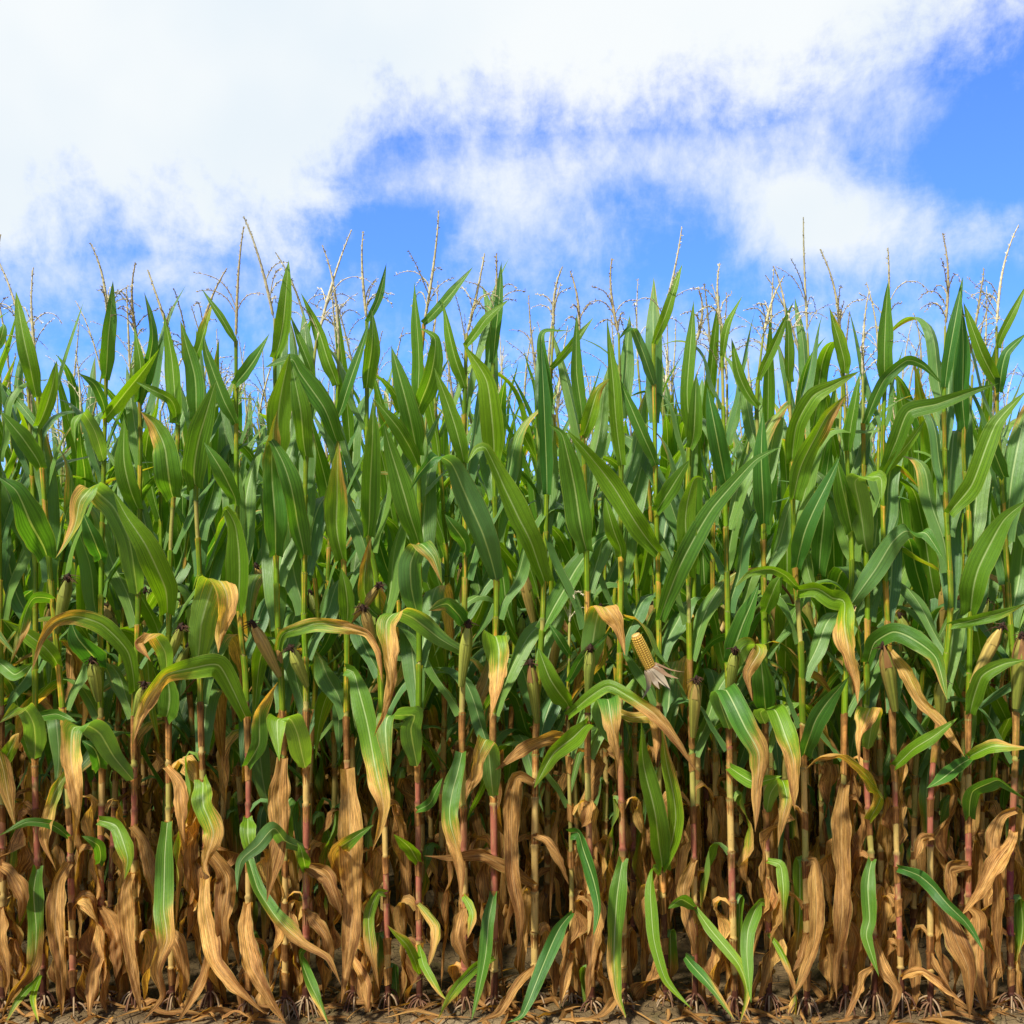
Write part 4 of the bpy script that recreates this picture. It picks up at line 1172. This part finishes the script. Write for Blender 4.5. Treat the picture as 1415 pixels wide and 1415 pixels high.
link('husk', mesh_of('peeled_husk', g.arrays(), [HUSK], 'tint'), cob)


# ---------------------------------------------------------------- the rows behind
def prototype(seed, n_leaf=18, cols=U7, dense=True, sides=8):
    """geometry of one field plant: list of (part name, arrays, material, layer)"""
    rd = random.Random(seed)
    ht = 2.33
    top = rd.uniform(2.24, 2.46)
    path = [(0, 0, -0.03), (rd.uniform(-.03, .03), rd.uniform(-.03, .03), 0.7), (rd.uniform(-.07, .07), rd.uniform(-.06, .06), 1.5), (rd.uniform(-.14, .14), rd.uniform(-.1, .1), top)]
    g, nodes, at = build_stalk(path, rd, ht, sides, 0.0138)
    parts = [('stalk', g.arrays(), STALK, 'tint')]
    az, prev = rd.uniform(0, 6.28), 0.05
    for nd in nodes:
        az += math.pi + rd.uniform(-.4, .4)
        if nd > 0.10 and nd < top - 0.26:
            g = Geo()
            auto_leaf(g, nd, at, prev, az, rd, ht, n_leaf, cols, lowf=0.29)
            parts.append(('leaf', g.arrays(), LEAF, 'leaf'))
            if nd < 0.85 and rd.random() < 0.22:
                g = Geo()
                auto_leaf(g, nd - 0.03, at, prev, rd.uniform(0, 6.28), rd, ht, n_leaf, cols, 0.3, False, 'low')
                parts.append(('leaf', g.arrays(), LEAF, 'leaf'))
        prev = nd
    g = build_tassel(at(top - .01), rd, rd.uniform(0.85, 1.25), (rd.uniform(-.07, .07), rd.uniform(-.05, .05)), dense)
    parts.append(('tassel', g.arrays(), TASSEL, 'tint'))
    if dense:
        z = rd.uniform(1.05, 1.3)
        a = rd.uniform(0, 6.28)
        d = np.array([math.cos(a) * .35, math.sin(a) * .35, 1.0])
        g, tipp, dd = build_husk(at(z) + np.array([math.cos(a), math.sin(a), 0]) * .018, d, rd.uniform(.2, .25), 0.025, rd, *TONES[rd.choice(['green', 'tan', 'mix', 'green'])])
        parts.append(('ear', g.arrays(), HUSK, 'tint'))
        g = build_silk(tipp, dd, rd, 10)
        parts.append(('silk', g.arrays(), ROOT, 'tint'))
    return parts


ORD = ['second', 'third', 'fourth', 'fifth', 'sixth']
WHERE = ['corn plant in the second row, half hidden just behind the front row stalks',
         'corn plant in the third row, glimpsed between the two nearest rows',
         'corn plant in the fourth row, its tassel among the smaller tops',
         'corn plant in the fifth row, mostly hidden by nearer leaves',
         'corn plant in the sixth row, a small tassel top behind nearer rows']
protos = []
for k in range(12):
    parts = prototype(9000 + k)
    protos.append([(nm, mesh_of(nm, arr, [mt], ly)) for nm, arr, mt, ly in parts])
far_spots = []
rr_ = random.Random(5)
for r in range(5):
    Y = ROW0 + 0.75 * (r + 1)
    half = 0.4826 * Y + 0.02
    step = 0.113
    cnt = int(2 * half / step)
    for c in range(cnt):
        x = -half + (c + 0.5) * 2 * half / cnt + rr_.uniform(-.04, .04)
        y = Y + rr_.uniform(-.05, .05)
        root = thing('corn_plant', WHERE[r], 'corn plant', (x, y, -0.01), 'corn plants in the %s row' % ORD[r])
        root.rotation_euler = (rr_.uniform(-.035, .035), rr_.uniform(-.035, .035), rr_.uniform(0, 6.28))
        sc = rr_.uniform(0.93, 1.05)
        root.scale = (1, 1, sc)
        ear = None
        for nm, me in protos[(c * 5 + r * 3 + rr_.randint(0, 3)) % len(protos)]:
            ob = link(nm, me, ear if nm == 'silk' else root)
            if nm == 'ear':
                ear = ob
    k = 0
    x = half + 0.1
    while x < half + 1.6:                    # the same rows go on beyond the picture
        for sg in (-1, 1):
            far_spots.append((sg * x, Y + rr_.uniform(-.05, .05)))
        x += 0.13
for x in np.arange(1.92, 3.6, 0.14):
    for sg in (-1, 1):
        far_spots.append((sg * (x + rr_.uniform(-.03, .03)), ROW0 + rr_.uniform(-.04, .04)))
for r in range(6, 24):
    Y = ROW0 + 0.75 * r
    half = 0.4826 * Y + 1.2
    step = 0.118 if r < 13 else 0.17
    for x in np.arange(-half, half, step):
        far_spots.append((x + rr_.uniform(-.05, .05), Y + rr_.uniform(-.06, .06)))

# everything past that reads as one mass
low = []
for k in range(8):
    V_, F_, C_, UV_, M_, off = [], [], [], [], [], 0
    for nm, (v, f, c, uv), mt, ly in prototype(9500 + k, 12, U5, False, 5):
        V_.append(v); F_.append(f + off); C_.append(c); UV_.append(uv)
        M_.append(np.full(len(f), {'stalk': 1, 'leaf': 0, 'tassel': 2}[nm]))
        off += len(v)
    low.append([np.concatenate(q) for q in (V_, F_, C_, UV_, M_)])
V_, F_, C_, UV_, M_, off = [], [], [], [], [], 0
for (x, y) in far_spots:
    v, f, c, uv, mi = low[rr_.randrange(len(low))]
    a, sc = rr_.uniform(0, 6.28), rr_.uniform(.92, 1.06)
    ca, sa = math.cos(a), math.sin(a)
    q = np.stack([v[:, 0] * ca - v[:, 1] * sa + x, v[:, 0] * sa + v[:, 1] * ca + y, v[:, 2] * sc - 0.01], 1)
    V_.append(q); F_.append(f + off); C_.append(c); UV_.append(uv); M_.append(mi)
    off += len(v)
me = mesh_of('corn_field', tuple(np.concatenate(q) for q in (V_, F_, C_, UV_)), [LEAF, STALK, TASSEL], ('leaf', 'tint'), np.concatenate(M_))
fo = link('corn_field', me)
fo['kind'], fo['label'], fo['category'] = 'stuff', 'dense green mass of corn filling the field behind the nearer rows', 'crop'

# ---------------------------------------------------------------- litter and clods at the foot of the rows
lr = random.Random(21)
g = Geo()
for k in range(560):
    y = ROW0 + lr.gauss(-0.03, 0.12) if lr.random() < 0.68 else lr.uniform(3.3, 5.3)
    x = lr.uniform(-2.4, 2.4)
    z = float(ground_height(np.array(x), np.array(y)))
    L, wd = lr.uniform(0.03, 0.26), lr.uniform(0.003, 0.026)
    a = lr.uniform(0, 6.28)
    p = np.array([x, y, z + 0.006])
    dirv = np.array([math.cos(a), math.sin(a), 0])
    P = spline([p, p + dirv * L * .5 + np.array([lr.uniform(-.02, .02), lr.uniform(-.02, .02), lr.uniform(0.003, .03)]), p + dirv * L + np.array([0, 0, lr.uniform(0, .02)])], 8)
    B = twist(P, np.tile(np.array([-math.sin(a), math.cos(a), 0.0]), (8, 1)), lr.uniform(-50, 50), lr.uniform(-90, 90))
    blade(g, P, B, wd, (lr.uniform(.8, 1), lr.uniform(.85, 1)), RD(lr), 0.5, 0.3, U3, None, 0.7)
lo = link('leaf_litter', mesh_of('leaf_litter', g.arrays(), [LEAF], 'leaf'))
lo['kind'], lo['label'], lo['category'] = 'stuff', 'dry corn leaf scraps lying on the soil at the foot of the stalks', 'litter'
g = Geo()
for k in range(2600):
    y = lr.uniform(3.0, 3.75) if lr.random() < .75 else lr.uniform(3.75, 5.2)
    x = lr.uniform(-2.3, 2.3)
    z = float(ground_height(np.array(x), np.array(y)))
    r = lr.choice([.004, .006, .008, .012]) * lr.uniform(.6, 1.3)
    th = np.linspace(0, np.pi, 5)
    a = np.linspace(0, 2 * np.pi, 6, endpoint=False)
    jit = np.array([[lr.uniform(.7, 1.3) for _ in a] for _ in th])
    ring = np.stack([x + r * jit * np.sin(th)[:, None] * np.cos(a), y + r * jit * np.sin(th)[:, None] * np.sin(a), z + r * .35 + r * .7 * jit.mean() * np.cos(th)[:, None] + 0 * a], -1)
    g.grid(ring, np.zeros(3), np.zeros(2), wrap=True)
co = link('soil_crumbs', mesh_of('soil_crumbs', g.arrays(), [SOIL], 'tint'))
co['kind'], co['label'], co['category'] = 'stuff', 'small dry clods strewn over the bare earth in front of the corn', 'soil'
